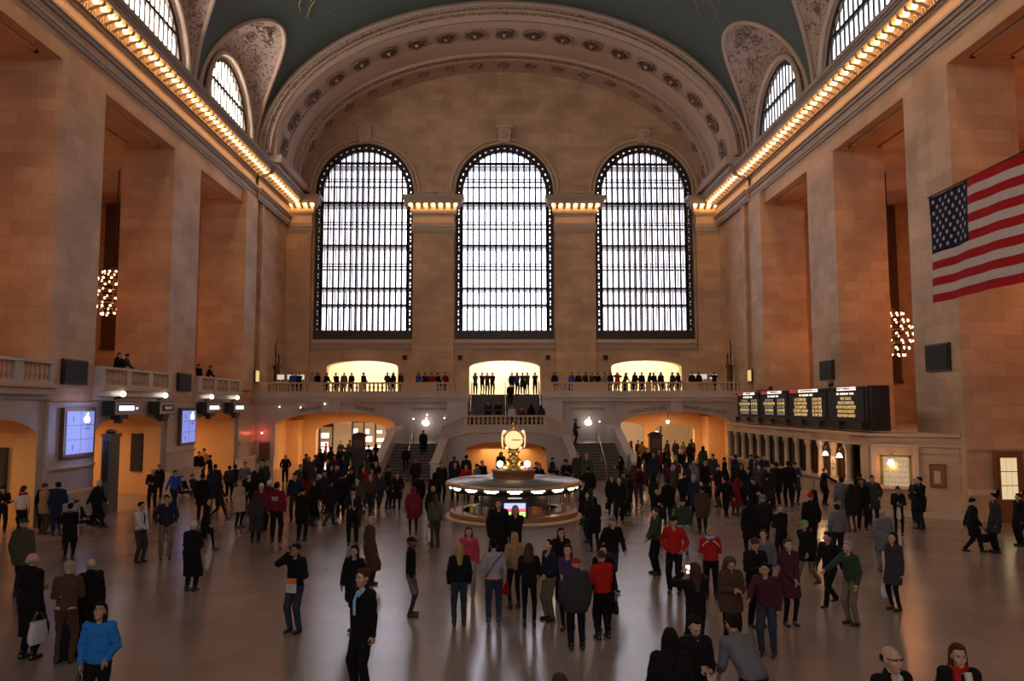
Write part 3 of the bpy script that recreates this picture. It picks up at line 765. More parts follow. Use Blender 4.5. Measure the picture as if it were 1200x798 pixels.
for t, s in ((SL, -1), (SR, 1)):
    for (xa, xb, nm) in ((4.2, 3.6, 'inner'), (7.1, 6.6, 'outer')):
        o = .16 if nm == 'outer' else -.16
        for q in (0,):
            a = Vector((s * (xa + o), 43.9, 0)); b = Vector((s * (xb + o), 47.7, 0)); d = (b - a); wv = Vector((s * .16, 0, 0))
            poly = [a - wv, a - wv + Vector((0, 0, .95)), a - wv + d * .12 + Vector((0, 0, 1.0)), b - wv + Vector((0, 0, 2.85)), b - wv]
            pb = MB().prism(poly, wv * 2)
            pb.prism([a - wv * 1.5 + Vector((0, 0, .95)), a - wv * 1.5 + d * .12 + Vector((0, 0, 1.0)), b - wv * 1.5 + Vector((0, 0, 2.85)), b - wv * 1.5 + Vector((0, 0, 2.97)), a - wv * 1.5 + d * .12 + Vector((0, 0, 1.12)), a - wv * 1.5 + Vector((0, 0, 1.07))], wv * 3)
            pb.build('parapet', M['grey'], t)
    m_ = 5.55
    r = MB().tube([(s * (m_ + .1), 44.2, .9), (s * m_, 47.6, 2.85), (s * m_, 48.2, 2.85)], .035, 8)
    for f in (0, .5, 1): r.tube([(s * (m_ + .1 * (1 - f)), 44.2 + 3.4 * f, 1.94 * f), (s * (m_ + .1 * (1 - f)), 44.2 + 3.4 * f, .9 + 1.95 * f)], .03, 6)
    r.build('handrail', M['brass'], t)
for x in (-2.25, .05, 2.35):
    r = MB()
    r.tube([(x, 50.3, 3.65), (x, 53.9, 5.85), (x, 54.3, 5.85)], .035, 8)
    for f in (0, .5, 1): r.tube([(x, 50.3 + 3.6 * f, 2.78 + 2.2 * f), (x, 50.3 + 3.6 * f, 3.65 + 2.2 * f)], .03, 6)
    r.build('handrail', M['brass'], SU)
mb = MB()
# side landings, centre landing, short inward steps
for s in (-1, 1):
    mb.box(s * 3.6, s * 6.8, 47.6, YF, 0, 1.94, 0)
    mb.box(s * 6.6, s * 6.9, 47.7, YF, 1.94, 2.95, 0)
    for k in range(5): mb.box(s * (4.2 - .34 * k), s * 2.4, 47.7, 50.3, 1.5, 1.94 + .168 * (k + 1), 2)
    mb.box(s * 2.41, s * 3.7, 50.3, YF, 1.9, 4.5, 0)          # cheek walls beside the upper flight
mb.box(-2.5, 2.5, 46.7, 50.3, 2.5, 2.78, 2)
# curved front of the block with the low arch
def PBk(u, z, d):
    return (u, 46.45 + .35 * (u / 3.6) ** 2 + d, z)
us = 40
arch_wall(mb, PBk, -2.5, 2.5, 0, 3.0, [(.03, 2.42, 0, 1.52, .57)], .7, 0, us, 1)
for s in (-1, 1):
    n = 6
    for k in range(n):
        ua, ub = 2.5 + 1.3 * k / n, 2.5 + 1.3 * (k + 1) / n; za, zb = 3.62 - .62 * k / n, 3.62 - .62 * (k + 1) / n
        a, b = PBk(s * ua, 0, 0), PBk(s * ub, 0, 0)
        mb.add([a, b, (b[0], b[1], zb), (a[0], a[1], za)], [(0, 1, 2, 3)], 0)
        mb.add([(a[0], a[1] + .3, 0), (b[0], b[1] + .3, 0), (b[0], b[1] + .3, zb), (a[0], a[1] + .3, za)], [(0, 1, 2, 3)], 0)
        mb.add([(a[0], a[1] - .06, za), (b[0], b[1] - .06, zb), (b[0], b[1] + .36, zb), (a[0], a[1] + .36, za)], [(0, 1, 2, 3)], 2)
        mb.add([(a[0], a[1] - .06, za - .12), (b[0], b[1] - .06, zb - .12), (b[0], b[1] - .06, zb), (a[0], a[1] - .06, za)], [(0, 1, 2, 3)], 2)
    mb.tube([PBk(s * u, 2.62 - .45 * max(0, u - 2.2) / 1.4, -.02) for u in (.1, 1, 2.2, 2.9, 3.6)], .05, 6, 2)
# ochre passage behind the low arch
mb.quad((-2.6, 50.2, 0), (2.6, 50.2, 0), (2.6, 50.2, 2.5), (-2.6, 50.2, 2.5), 1)
for s in (-1, 1): mb.quad((s * 2.6, 47, 0), (s * 2.6, 50.2, 0), (s * 2.6, 50.2, 2.5), (s * 2.6, 47, 2.5), 1)
mb.quad((-2.6, 46.9, 2.45), (2.6, 46.9, 2.45), (2.6, 50.2, 2.45), (-2.6, 50.2, 2.45), 1)
struct(mb.build('wall_stair_block', [M['grey'], M['ochre'], M['trim']], origin=(0, 48, 0)), 'grey marble block of stair landings with a low arched passage')
balustrade((-2.5, 46.72), (2.5, 46.72), 3.02, [(.25, 4.75)], 'short balustrade of the central stair landing above the low arch', .62)

# glowing emblems, sconces and small lights on the balcony front
def emblem(o, n, s, m, name, label, parent=None, right=None):
    """round emblem with a notch and a leaf, facing n"""
    o = Vector(o); n = Vector(n); r = Vector(right) if right else Vector((0, 0, 1)).cross(n).normalized(); up = Vector((0, 0, 1))
    pts = []
    for k in range(28):
        a = 2 * PI * k / 28
        R_ = .5 + .05 * math.cos(2 * a) - .10 * max(0, 1 - abs(((a - PI / 2 + PI) % (2 * PI)) - PI) / .45) - .16 * max(0, 1 - abs(((a + PI) % (2 * PI)) - PI - .25) / .4)
        pts.append(o + r * (R_ * math.cos(a) * s) + up * (R_ * math.sin(a) * s * .98))
    mb = MB().prism(pts, n * .05)
    q = o + up * .62 * s + r * .06 * s
    mb.prism([q - r * .1 * s - up * .1 * s, q + up * .02 * s - r * .1 * s, q + up * .22 * s + r * .12 * s, q + up * .06 * s + r * .14 * s], n * .05)
    b = mb.build(name, m, parent)
    if label: tag(b, label, 'sign')
    return b
emblem((-5.2, YF - .45, 3.1), (0, -1, 0), .44, M['globe'], 'glowing_emblem', 'glowing white fruit-shaped emblem on the balcony front, left of the stairs', right=(1, 0, 0))
emblem((5.52, YF - .45, 3.1), (0, -1, 0), .44, M['globe'], 'glowing_emblem', 'glowing white fruit-shaped emblem on the balcony front, right of the stairs', right=(1, 0, 0))
for x, z, lb in ((-5.15, 3.62, 'small warm lamp just above the left glowing emblem'), (-6.05, 3.35, 'small warm lamp left of the left glowing emblem'), (-4.0, 3.4, 'small warm lamp right of the left glowing emblem'), (6.3, 3.15, 'small warm lamp right of the right glowing emblem'),
                 (-14.9, 4.15, 'small spotlight at the far left of the balcony front'), (-13.5, 4.12, 'small spotlight above the left shoulder of the left arch'), (-11.9, 4.35, 'small spotlight beside the keystone of the left arch')):
    t = empty('wall_lamp', (x, YF - .1, z), lb, 'lamp')
    MB().box(x - .06, x + .06, YF - .12, YF, z - .05, z + .02).build('bracket', M['bronze'], t); MB().sphere((x, YF - .16, z), .05, 6).build('bulb', M['globe'], t, (x, YF - .16, z))
t = empty('red_lamp', (-16.0, YF - .1, 2.45), 'small glowing red lamp on the wall left of the left arch', 'lamp')
MB().box(-16.08, -15.92, YF - .12, YF, 2.36, 2.54).build('housing', M['bronze'], t); MB().sphere((-16.0, YF - .16, 2.45), .07, 8).build('bulb', M['red_light'], t)
light('POINT', 'red_glow', (-16.0, YF - .5, 2.45), 9, (1, .1, .05), .08)
t = empty('notice_board', (-15.75, YF - .1, .6), 'dark brown notice board below the red lamp', 'notice board')
MB().box(-16.15, -15.45, YF - .26, YF - .16, .65, 1.85).build('frame', M['wood'], t); MB().box(-16.08, -15.52, YF - .28, YF - .26, .72, 1.78).build('board', M['bronze2'], t)
for s, lb in ((-1, 'small glowing amber panel at the left end of the far balcony'), (1, 'small glowing amber panel at the right end of the far balcony')):
    t = empty('lit_panel', (s * (A - .25), 51.5, 5.8), lb, 'sign')
    MB().box(s * (A - .22), s * (A - .34), 51.1, 51.9, 5.75, 6.6).build('frame', M['bronze2'], t)
    MB().box(s * (A - .34), s * (A - .36), 51.16, 51.84, 5.82, 6.53).build('lit_face', emis('amber_panel' + str(s), (1, .68, .28), .8), t)
# bronze torcheres on the side walls at the far end
for s, lb in ((-1, 'tall bronze torchere with curved arm at the left end of the far balcony'), (1, 'tall bronze torchere with curved arm at the right end of the far balcony')):
    x = s * (A - .45); y = 55.6
    t = empty('torchere', (x, y, DECK), lb, 'torchere')
    MB().lathe([(.34, 0), (.34, .15), (.24, .3), (.22, 1.9), (.30, 2.0), (.30, 2.1), (.0, 2.15)], (x, y, DECK), 12).build('pedestal', M['bronze2'], t)
    for q in (-1, 1): MB().tube([(x, y + q * .3, DECK + 2.0), (x, y + q * .42, DECK + 2.5), (x, y + q * .36, DECK + 2.95)], [.07, .05, .07], 8).build('arm', M['bronze'], t)
    MB().tube([(x, y - .36, DECK + 2.9), (x, y - .45, DECK + 3.4), (x, y - .2, DECK + 3.9), (x, y + .2, DECK + 4.1)], [.06, .05, .04, .02], 8).build('curved_finial', M['bronze'], t)
for x, lb in ((-7.55, 'small dark speaker right of the left balcony doorway'), (-3.35, 'small dark speaker left of the middle balcony doorway'), (3.35, 'small dark speaker right of the middle balcony doorway'), (7.75, 'small dark speaker left of the right balcony doorway')):
    t = empty('wall_speaker', (x, YE - .15, 7.65), lb, 'speaker')
    MB().box(x - .17, x + .17, YE - .22, YE, 7.7, 8.05).build('cabinet', M['black'], t); MB().box(x - .13, x + .13, YE - .24, YE - .22, 7.74, 8.01).build('grille', M['panel'], t)
# chandelier in the middle doorway
def chandelier(x, y, z, R_, H_, label, top, rings=7, per=12):
    t = empty('chandelier', (x, y, z), label, 'chandelier')
    prof = lambda f: R_ * (.55 + .45 * math.sin(PI * f))
    fr = MB(); spots = []
    for i in range(rings):
        f = i / (rings - 1); r = prof(f); zz = z - H_ / 2 + H_ * f
        fr.tube([(x + r * math.cos(2 * PI * k / 16), y + r * math.sin(2 * PI * k / 16), zz) for k in range(17)], .035, 6)
        for k in range(per): a = 2 * PI * (k + (i % 2) * .5) / per; spots.append((r * math.cos(a) * 1.03, r * math.sin(a) * 1.03, -H_ / 2 + H_ * f))
    for k in range(6):
        a = 2 * PI * k / 6; fr.tube([(x + prof(f) * math.cos(a), y + prof(f) * math.sin(a), z - H_ / 2 + H_ * f) for f in [q / 8 for q in range(9)]], .04, 6)
    fr.lathe([(.18, H_ / 2), (.3, H_ / 2 + .05), (.22, H_ / 2 + .3), (.05, H_ / 2 + .4)], (x, y, z), 10); fr.lathe([(.0, -H_ / 2 - .25), (.15, -H_ / 2 - .12), (.4, -H_ / 2)], (x, y, z), 10)
    fr.build('gilt_frame', M['bronze2'], t)
    MB().tube([(x, y, z + H_ / 2 + .4), (x, y, top)], .035, 6).build('chain', M['bronze'], t)
    me = MB().sphere((0, 0, 0), .062 * R_ / 1.1, 6).mesh('bulb', [M['chand']])
    for s in spots: link('bulb', me, t, s)
    return t
chandelier(-22.6, 45, 10.7, 1.12, 2.4, 'melon-shaped gilt chandelier in the left side aisle', 18)
chandelier(22.6, 45, 8.3, 1.12, 2.4, 'melon-shaped gilt chandelier in the right side aisle', 18)
t = empty('store_lamp', (.1, YE + 3, 7.6), 'round glowing lamp inside the middle balcony doorway', 'lamp')
MB().sphere((.1, YE + 3, 7.25), .32, 10).build('globe', emis('store_globe', (1, .85, .55), 6), t); MB().tube([(.1, YE + 3, 7.5), (.1, YE + 3, 9.9)], .03, 6).build('rod', M['bronze'], t)
# white display tables with small computers at both ends of the balcony
for x, lb in ((-14.9, 'white display table with screens at the left end of the far balcony'), (14.0, 'white display table with screens at the right end of the far balcony')):
    t = empty('display_table', (x, 54.6, DECK), lb, 'table')
    MB().box(x - 1.1, x + 1.1, 54.2, 55.0, DECK + .88, DECK + .95).build('table_top', M['cream'], t)
    for a in (-1, 1):
        for b in (-1, 1): MB().box(x + a * 1.0 - .05, x + a * 1.0 + .05, 54.6 + b * .32 - .05, 54.6 + b * .32 + .05, DECK, DECK + .88).build('leg', M['cream'], t)
    for k in range(3):
        xx = x - .7 + .7 * k
        c = empty('computer', (xx, 54.6, DECK + .95), ['left', 'middle', 'right'][k] + ' white computer on the display table at the %s end of the balcony' % ('left' if x < 0 else 'right'), 'computer')
        MB().box(xx - .24, xx + .24, 54.58, 54.62, DECK + 1.08, DECK + 1.42).build('screen', emis('lit_monitor%d%d' % (k, x > 0), (1, .8, .65), .7), c)
        MB().box(xx - .04, xx + .04, 54.59, 54.61, DECK + .97, DECK + 1.1).box(xx - .1, xx + .1, 54.52, 54.68, DECK + .95, DECK + .97).build('foot', M['cream'], c)

# ------------------------------------------------------------------ things on the left wall
def screen(y0, y1, z0, z1, label):
    x = -A + .10
    t = empty('video_wall', (x, (y0 + y1) / 2, z0), label, 'screen')
    MB().box(x, x + .16, y0 - .16, y1 + .16, z0 - .14, z1 + .14).build('frame', M['bronze2'], t)
    s = MB().box(x + .16, x + .19, y0, y1, z0, z1)
    pn = s.build('display', M['screen'], t)
    l = MB()
    for k in (1,): yy = y0 + (y1 - y0) * k / 2; l.box(x + .19, x + .195, yy - .012, yy + .012, z0, z1)
    for k in (1, 2): zz = z0 + (z1 - z0) * k / 3; l.box(x + .19, x + .195, y0, y1, zz - .012, zz + .012)
    l.build('seams', M['screen_line'], pn)
    emblem((x + .19, y0 + (y1 - y0) * .70, z1 - .32), (1, 0, 0), .30, M['logo'], 'emblem', None, pn, (0, 1, 0))
    text('Now', .16, (x + .20, y0 + (y1 - y0) * .78, z1 - .52), (0, 1, 0), (0, 0, 1), M['screen_line'], pn)
    text('available', .12, (x + .20, y0 + (y1 - y0) * .74, z1 - .66), (0, 1, 0), (0, 0, 1), M['screen_line'], pn)
    ph = MB()
    for f in (.22,): 
        for zc in (z0 + .25, z1 - .3): ph.box(x + .19, x + .196, y0 + (y1 - y0) * f - .04, y0 + (y1 - y0) * f + .04, zc - .1, zc + .1)
    ph.build('pictured_device', M['screen_line'], pn)
_l = light('AREA', 'screen_glow', (-A + .6, 30.2, 3.3), 30, (.4, .45, 1), 1.8, 1.6, (0, PI / 2, 0))
screen(29.2, 31.1, 2.42, 4.02, 'tall blue video wall on the nearer left pier'); screen(39.75, 41.4, 2.36, 3.98, 'tall blue video wall on the farther left pier')
def dark_panel(sx, y0, y1, z0, z1, label):
    x = sx * (A + .0); t = empty('loudspeaker_panel', (x, (y0 + y1) / 2, z0), label, 'speaker')
    MB().box(x, x - sx * .12, y0, y1, z0, z1).build('frame', M['black'], t); MB().box(x - sx * .12, x - sx * .15, y0 + .06, y1 - .06, z0 + .06, z1 - .06).build('grille', M['panel'], t)
dark_panel(-1, 29.1, 30.8, 5.02, 5.98, 'square dark panel on the nearer left pier, above the video wall'); dark_panel(-1, 39.5, 41.1, 4.98, 5.9, 'square dark panel on the farther left pier')
dark_panel(1, 28.9, 30.5, 5.5, 6.55, 'square dark panel on the nearest right pier'); dark_panel(1, 39.1, 40.7, 5.48, 6.5, 'square dark panel on the right pier behind the departure board')
def track_sign(yc, w_, lit, label, txt):
    x = -A + .05; t = empty('track_sign', (x, yc, 3.8), label, 'sign')
    MB().box(x, x + .5, yc - w_ / 2, yc + w_ / 2, 3.83, 4.42).build('case', M['black'], t)
    MB().box(x + .5, x + .53, yc - w_ / 2 + .03, yc + w_ / 2 - .03, 3.86, 4.39).box(x + .53, x + .55, yc - w_ / 2 + .2, yc + w_ / 2 - .2, 3.98, 4.27, 1).build('face', [M['grey'], M['black']], t)
    if lit:
        MB().box(x + .55, x + .56, yc - w_ / 2 + .28, yc + w_ / 2 - .28, 4.03, 4.22).build('lit_strip', M['sign_light'], t)
        text(txt, .15, (x + .565, yc, 4.125), (0, 1, 0), (0, 0, 1), M['black'], t)
    else: text(txt, .17, (x + .56, yc, 4.125), (0, 1, 0), (0, 0, 1), M['led_g'], t)
    MB().box(x + .05, x + .45, yc - .35, yc + .35, 3.66, 3.83).box(x + .1, x + .35, yc - .12, yc + .12, 3.5, 3.66).build('bracket', M['bronze'], t)
    MB().sphere((x + .42, yc - .1, 4.72), .12, 10).build('globe', M['globe'], t, (x + .42, yc - .1, 4.72))
    MB().tube([(x, yc, 4.5), (x + .2, yc + .25, 4.62), (x + .42, yc - .1, 4.6)], .03, 6).tube([(x, yc, 4.5), (x + .25, yc + .5, 4.7), (x + .3, yc + .45, 4.85)], .03, 6).build('scroll_arm', M['bronze'], t)
track_sign(33.1, 1.85, True, 'lit track sign nearest the camera on the left wall', 'TRACKS 38'); track_sign(37.25, 1.7, False, 'unlit dark track sign, second from the camera on the left wall', 'TRACKS 37')
track_sign(43.2, 1.9, True, 'lit track sign, third from the camera on the left wall', 'TRACKS 36'); track_sign(47.4, 1.9, True, 'lit track sign nearest the far balcony on the left wall', 'TRACKS 35')
for y, z, lb in ((35.0, 4.12, 'tiny lit exit plate between the two nearer track signs'), (45.3, 4.1, 'tiny lit exit plate between the two farther track signs')):
    t = empty('exit_plate', (-A, y, z), lb, 'sign'); MB().box(-A, -A + .1, y - .25, y + .25, z - .09, z + .09).build('case', M['bronze'], t); MB().box(-A + .1, -A + .11, y - .2, y + .2, z - .05, z + .05).build('lit_face', M['led_w'], t)
# grey kiosk and posters
t = empty('grey_kiosk', (-15.92, 31.7, 0), 'tall narrow grey kiosk with black recess beside the nearer left pier', 'kiosk')
MB().box(-16.1, -15.75, 31.35, 32.1, 0, 3.0).box(-16.12, -15.7, 31.3, 32.15, 3.0, 3.12).build('body', M['kiosk'], t)
MB().box(-16.02, -15.83, 31.32, 31.35, 1.2, 2.85).build('dark_recess', M['black'], t); MB().sphere((-15.92, 31.7, 3.2), .1, 8, 0, (1.8, 3, 1)).build('crown', M['bronze2'], t)
for y, x0, x1, z0, z1, lb in ((38.28, -18.15, -17.6, 1.1, 2.9, 'tall dark poster on the wall inside the middle left passage'), (28.2, -18.35, -17.8, .9, 2.75, 'tall dark poster inside the passage at the left edge')):
    t = empty('poster', ((x0 + x1) / 2, y, z0), lb, 'poster'); MB().box(x0, x1, y - .08, y, z0, z1).build('frame', M['black'], t); MB().box(x0 + .05, x1 - .05, y - .1, y - .08, z0 + .05, z1 - .05).build('sheet', M['panel'], t)
t = empty('fluorescent_lamp', (-18.2, 43.2, 3.75), 'small slanted tube lamp in the far left passage', 'lamp')
MB().box(-18.5, -17.9, 43.1, 43.3, 3.52, 3.58).build('housing', M['bronze'], t); MB().box(-18.45, -17.95, 43.12, 43.28, 3.49, 3.52).build('tube', M['white_light'], t)

# ------------------------------------------------------------------ flag
FX = 12.0; fy0, fy1, fz0, fz1 = 21.8, 17.1, 7.08, 10.12
t = empty('flag', (FX, 19.5, fz0), 'large flag of red and white stripes with white stars on blue, hanging at right', 'flag')
mb = MB(); NU, NV = 40, 26
def fp(u, v, off=0): return (FX - off + .07 * math.sin(u * 9) * (1 - v * .3) + .03 * math.sin(u * 23 + v * 4), fy0 + (fy1 - fy0) * u, fz1 + (fz0 - fz1) * v)
for i in range(NU):
    for j in range(NV):
        u0_, u1_, v0_, v1_ = i / NU, (i + 1) / NU, j / NV, (j + 1) / NV
        mi = 2 if (i < 16 and j < 14) else (0 if (j // 2) % 2 == 0 else 1)
        mb.quad(fp(u0_, v0_), fp(u1_, v0_), fp(u1_, v1_), fp(u0_, v1_), mi)
cw, chh = 16 / NU, 14 / NV
for r_ in range(9):
    for c_ in range(6 if r_ % 2 == 0 else 5):
        uc = cw * (2 * c_ + 1 + (r_ % 2)) / 12; vc = chh * (r_ + 1) / 10
        pts = []
        for k in range(10):
            a = -PI / 2 + PI * k / 5; rr_ = .085 if k % 2 == 0 else .036
            pts.append(fp(uc + rr_ * math.cos(a) / 4.7, vc + rr_ * math.sin(a) / 3.04, .02))
        mb.add(pts + [fp(uc, vc, .02)], [(k, (k + 1) % 10, 10) for k in range(10)], 1)
mb.build('cloth', [cloth((.42, .015, .018)), cloth((.60, .50, .47)), cloth((.012, .016, .045))], t)
MB().tube([(FX, fy0 + .05, fz1 + .02), (FX, fy1 - .05, fz1 + .02)], .025, 8).build('top_rod', M['bronze'], t)
MB().tube([(FX, fy0 - .1, fz1), (FX, fy0 - .1, 27.9)], .0015, 5).tube([(FX, fy1 + .1, fz1), (FX, fy1 + .1, 27.9)], .0015, 5).build('wire', M['bronze'], t)

# ------------------------------------------------------------------ ticket office and departure board
TX = 14.0; TY0, TY1 = 30.2, 49.2
mb = MB()
mb.box(TX, A + .3, TY0, TY1, 2.62, 3.0, 0); mb.box(TX - .12, A + .3, TY0 - .1, TY1, 3.0, 3.12, 1); mb.box(TX - .06, A + .3, TY0 - .05, TY1, 2.62, 2.7, 1)
mb.box(TX + .02, TX + .3, TY0, TY1, 0, 1.0, 0); mb.box(TX - .18, TX + .3, TY0 + .4, TY1, .98, 1.08, 1); mb.box(TX - .05, TX, TY0, TY1, 0, .2, 1)
mb.box(TX + 1.6, TX + 1.7, TY0 + .6, TY1, 0, 2.6, 2); mb.box(TX, TX + .3, TY0, TY0 + .85, 1.0, 2.65, 0); mb.box(TX - .06, TX, TY0 + .05, TY0 + .3, 0, 2.62, 1)
mb.box(TX + .02, A + .1, TY1 - .2, TY1, 0, 2.62, 0)
# slanted return towards the pier
ra = Vector((TX, TY0, 0)); rb = Vector((A + .02, 28.62, 0)); rd = (rb - ra).normalized(); rn = Vector((rd.y, -rd.x, 0)); RL = (rb - ra).length
if rn.y > 0: rn = -rn
def ret(u0_, u1_, z0, z1, p, m, p2=-.25): 
    c = ra + rd * (u0_ + u1_) / 2 + rn * (p + p2) / 2 + Vector((0, 0, (z0 + z1) / 2))
    mb.obox(c, rd * (u1_ - u0_) / 2, rn * (p - p2) / 2, (0, 0, (z1 - z0) / 2), m)
ret(0, RL, 0, 1.02, 0, 0); ret(0, RL, 2.3, 3.0, 0, 0); ret(-.1, RL, 3.0, 3.12, .12, 1); ret(0, RL, 2.62, 2.7, .06, 1); ret(0, RL, 0, .22, .05, 1)
ret(0, .32, 1.0, 2.4, 0, 0); ret(1.42, RL, 1.0, 2.4, 0, 0); ret(.28, 1.46, 1.02, 1.12, .16, 1)
for u in (.02, 1.46): ret(u, u + .2, .2, 2.62, .08, 1)
mb.prism([(TX, TY0, 2.95), (A + .3, TY0, 2.95), (A + .3, 28.62, 2.95), (A + .02, 28.62, 2.95)], (0, 0, .1), 1)
TO = struct(mb.build('wall_ticket_office', [M['stone'], M['trim'], M['bronze2']], origin=(TX, 39, 0)), 'long stone ticket office with a row of columns and windows')
# columns, windows and grilles of the ticket office
colm = MB().lathe([(.17, 0), (.17, .08), (.12, .12), (.11, .9), (.105, 1.25), (.13, 1.28), (.16, 1.38), (.18, 1.42), (.18, 1.54)], n=12).mesh('column', [M['trim']])
for k in range(13):
    y = 48.7 - 1.38 * k
    if y < 30.6: break
    link('column', colm, TO, (.0, y - 39, 1.08))
for k in range(12):
    y = 48.0 - 1.38 * k
    if y < 31.2: break
    names = ['farthest', 'second farthest', 'third farthest', 'fourth farthest', 'fifth farthest', 'sixth farthest', 'sixth nearest', 'fifth nearest', 'fourth nearest', 'third nearest', 'second nearest', 'nearest']
    t = empty('ticket_window', (TX + .2, y, 1.08), '%s ticket window in the row of columns under the departure board' % names[k], 'ticket window')
    f = MB().box(TX + .2, TX + .3, y - .52, y - .44, 1.08, 2.6).box(TX + .2, TX + .3, y + .44, y + .52, 1.08, 2.6).box(TX + .2, TX + .3, y - .44, y + .44, 2.5, 2.6)
    for q in range(-3, 4): f.box(TX + .24, TX + .26, y + q * .13 - .01, y + q * .13 + .01, 1.3, 2.5)
    f.build('grille', M['bronze2'], t)
    MB().box(TX + .3, TX + .32, y - .44, y + .44, 1.08, 2.5).build('glass', M['black'] if k < 9 else M['bronze2'], t)
# big window of the return, its lamp and the lit counter behind
t = empty('office_window', tuple(ra + rd * .87 + Vector((0, 0, 1.1))), 'large lit window with ornate grille at the near corner of the ticket office', 'window')
f = MB()
def rbx(mbx, u0_, u1_, z0, z1, p0, p1, m=0):
    c = ra + rd * (u0_ + u1_) / 2 + rn * (p0 + p1) / 2 + Vector((0, 0, (z0 + z1) / 2)); mbx.obox(c, rd * (u1_ - u0_) / 2, rn * (p1 - p0) / 2, (0, 0, (z1 - z0) / 2), m)
rbx(f, .32, .42, 1.12, 2.32, -.12, -.02); rbx(f, 1.32, 1.42, 1.12, 2.32, -.12, -.02); rbx(f, .32, 1.42, 2.22, 2.32, -.12, -.02)
for q in range(12): u = .42 + .9 * (q + .5) / 12; rbx(f, u - .008, u + .008, 1.12, 2.22, -.10, -.07)
for q in range(5): z = 1.25 + .2 * q; rbx(f, .42, 1.32, z, z + .015, -.10, -.07)
f.build('grille', M['gilt'], t)
g = MB(); rbx(g, .42, 1.32, 1.12, 2.22, -.22, -.2); g.build('lit_pane', emis('office_glow', (1, .72, .42), .55), t)
def bell_lamp(p, label):
    t = empty('bell_lamp', p, label, 'lamp'); x, y, z = p
    MB().lathe([(.02, .12), (.06, .10), (.10, .02), (.13, -.06), (.0, -.06)], p, 12).build('shade', M['globe'], t)
    MB().tube([(x, y, z + .12), (x, y, z + .3), (x + .12, y, z + .36)], .015, 6).build('arm', M['gilt'], t)
bell_lamp((TX - .12, 34.1, 2.08), 'lit bell lamp left of the hanging notice at the ticket office'); bell_lamp((TX - .12, 32.7, 2.08), 'lit bell lamp right of the hanging notice at the ticket office')
bell_lamp(tuple(ra + rd * .72 + rn * .2 + Vector((0, 0, 2.02))), 'lit bell lamp before the corner window of the ticket office')
for y, e in ((34.1, 22), (32.7, 22)): light('POINT', 'lamp_glow', (TX - .35, y, 1.9), e, WARM, .1)
p = ra + rd * .72 + rn * .45; light('POINT', 'lamp_glow', (p.x, p.y, 1.85), 18, WARM, .1)
t = empty('hanging_notice', (TX - .05, 33.4, 1.35), 'white notice with text hanging between two bell lamps', 'notice')
MB().box(TX - .1, TX - .08, 33.22, 33.62, 1.2, 2.05).build('sheet', M['cream'], t)
for k, s in enumerate(('TICKETS', 'NO LINE', 'INSIDE')): text(s, .09, (TX - .105, 33.42, 1.9 - .2 * k), (0, -1, 0), (0, 0, 1), M['black'], t)
t = empty('notice_case', tuple(ra + rd * 2.25 + Vector((0, 0, 1.1))), 'wooden notice case on the plain wall of the ticket office', 'notice case')
f = MB(); rbx(f, 2.0, 2.55, 1.15, 2.0, 0, .08); f.build('frame', M['bronze2'], t); f = MB(); rbx(f, 2.05, 2.5, 1.2, 1.95, .08, .09); f.build('sheet', M['wood'], t)
f = MB(); rbx(f, 2.15, 2.36, 1.3, 1.75, .09, .10); f.build('bill', M['trim'], t)
# half glazed door on the near face of the pier
t = empty('door', (18.0, 28.2, 0), 'brown door with nine lit panes in the near face of the right pier', 'door')
dr = MB().box(17.5, 18.55, 28.08, 28.16, 0, 2.5).build('frame', M['wood'], t)
MB().box(17.62, 18.42, 28.03, 28.08, .02, 2.38).build('leaf', M['wood'], t)
g = MB()
for i in range(3):
    for j in range(3): g.box(17.68 + i * .2, 17.86 + i * .2, 28.01, 28.03, .82 + j * .5, 1.29 + j * .5)
g.build('panes', emis('door_panes', (1, .75, .42), .75), t)
MB().sphere((18.34, 27.98, 1.05), .04, 8).build('handle', M['brass'], t)

# departure board
bx0, bx1, by0, by1, bz0, bz1 = TX, TX + .8, 30.0, 46.9, 3.2, 4.94
t = empty('departure_board', (TX + .4, 38.4, 3.12), 'long black departure board with four panels on the ticket office', 'departure board')
MB().box(bx0, bx1, by0 + .25, by1, bz0, bz1).build('cabinet', M['black'], t)
e = MB().box(bx0 + .05, bx1 - .05, by0, by0 + .3, bz0, bz1 + .02)
for k in range(4): e.box(bx0 + .1 + .17 * k, bx0 + .14 + .17 * k, by0 - .03, by0, bz0, bz1)
e.build('end_cap', M['bronze'], t)
fr = MB()
for z in (3.28, 3.52, 4.86): fr.box(bx0 - .16, bx0 - .12, by0 + .2, by1, z, z + .03)
for k in range(9): y = by0 + .5 + (by1 - by0 - .6) * k / 8; fr.box(bx0 - .16, bx0, y - .015, y + .015, 3.2, 3.55); fr.box(bx0 - .16, bx0, y - .015, y + .015, 4.84, 4.9)
fr.build('service_rail', M['bronze'], t)
heads = [('HARLEM LINE', 46.6, 42.8), ('HUDSON LINE', 42.5, 38.6), ('NEW HAVEN LINE', 38.3, 34.0), ('ARRIVALS', 33.6, 30.5)]
rows_ = [['3:19 WASSAIC 30', '3:22 N. WHITE PLAINS 24', '3:25 SOUTHEAST 28', '3:48 CRESTWOOD 21', '3:51 SOUTHEAST 19'], ['3:20 CROTON 36', '3:24 POUGHKEEPSIE 35', '3:50 CROTON 40', '3:54 YONKERS 33', '4:20 CROTON 38'],
         ['3:17 STAMFORD 18', '3:21 NEW HAVEN 23', '3:34 STAMFORD 16', '3:37 NEW CANAAN 102', '3:50 NEW HAVEN 20'], ['TIME TRACK', 'FROM STAMFORD', 'FROM POUGHKEEPSIE', 'FROM SOUTHEAST', 'FROM NEW HAVEN']]
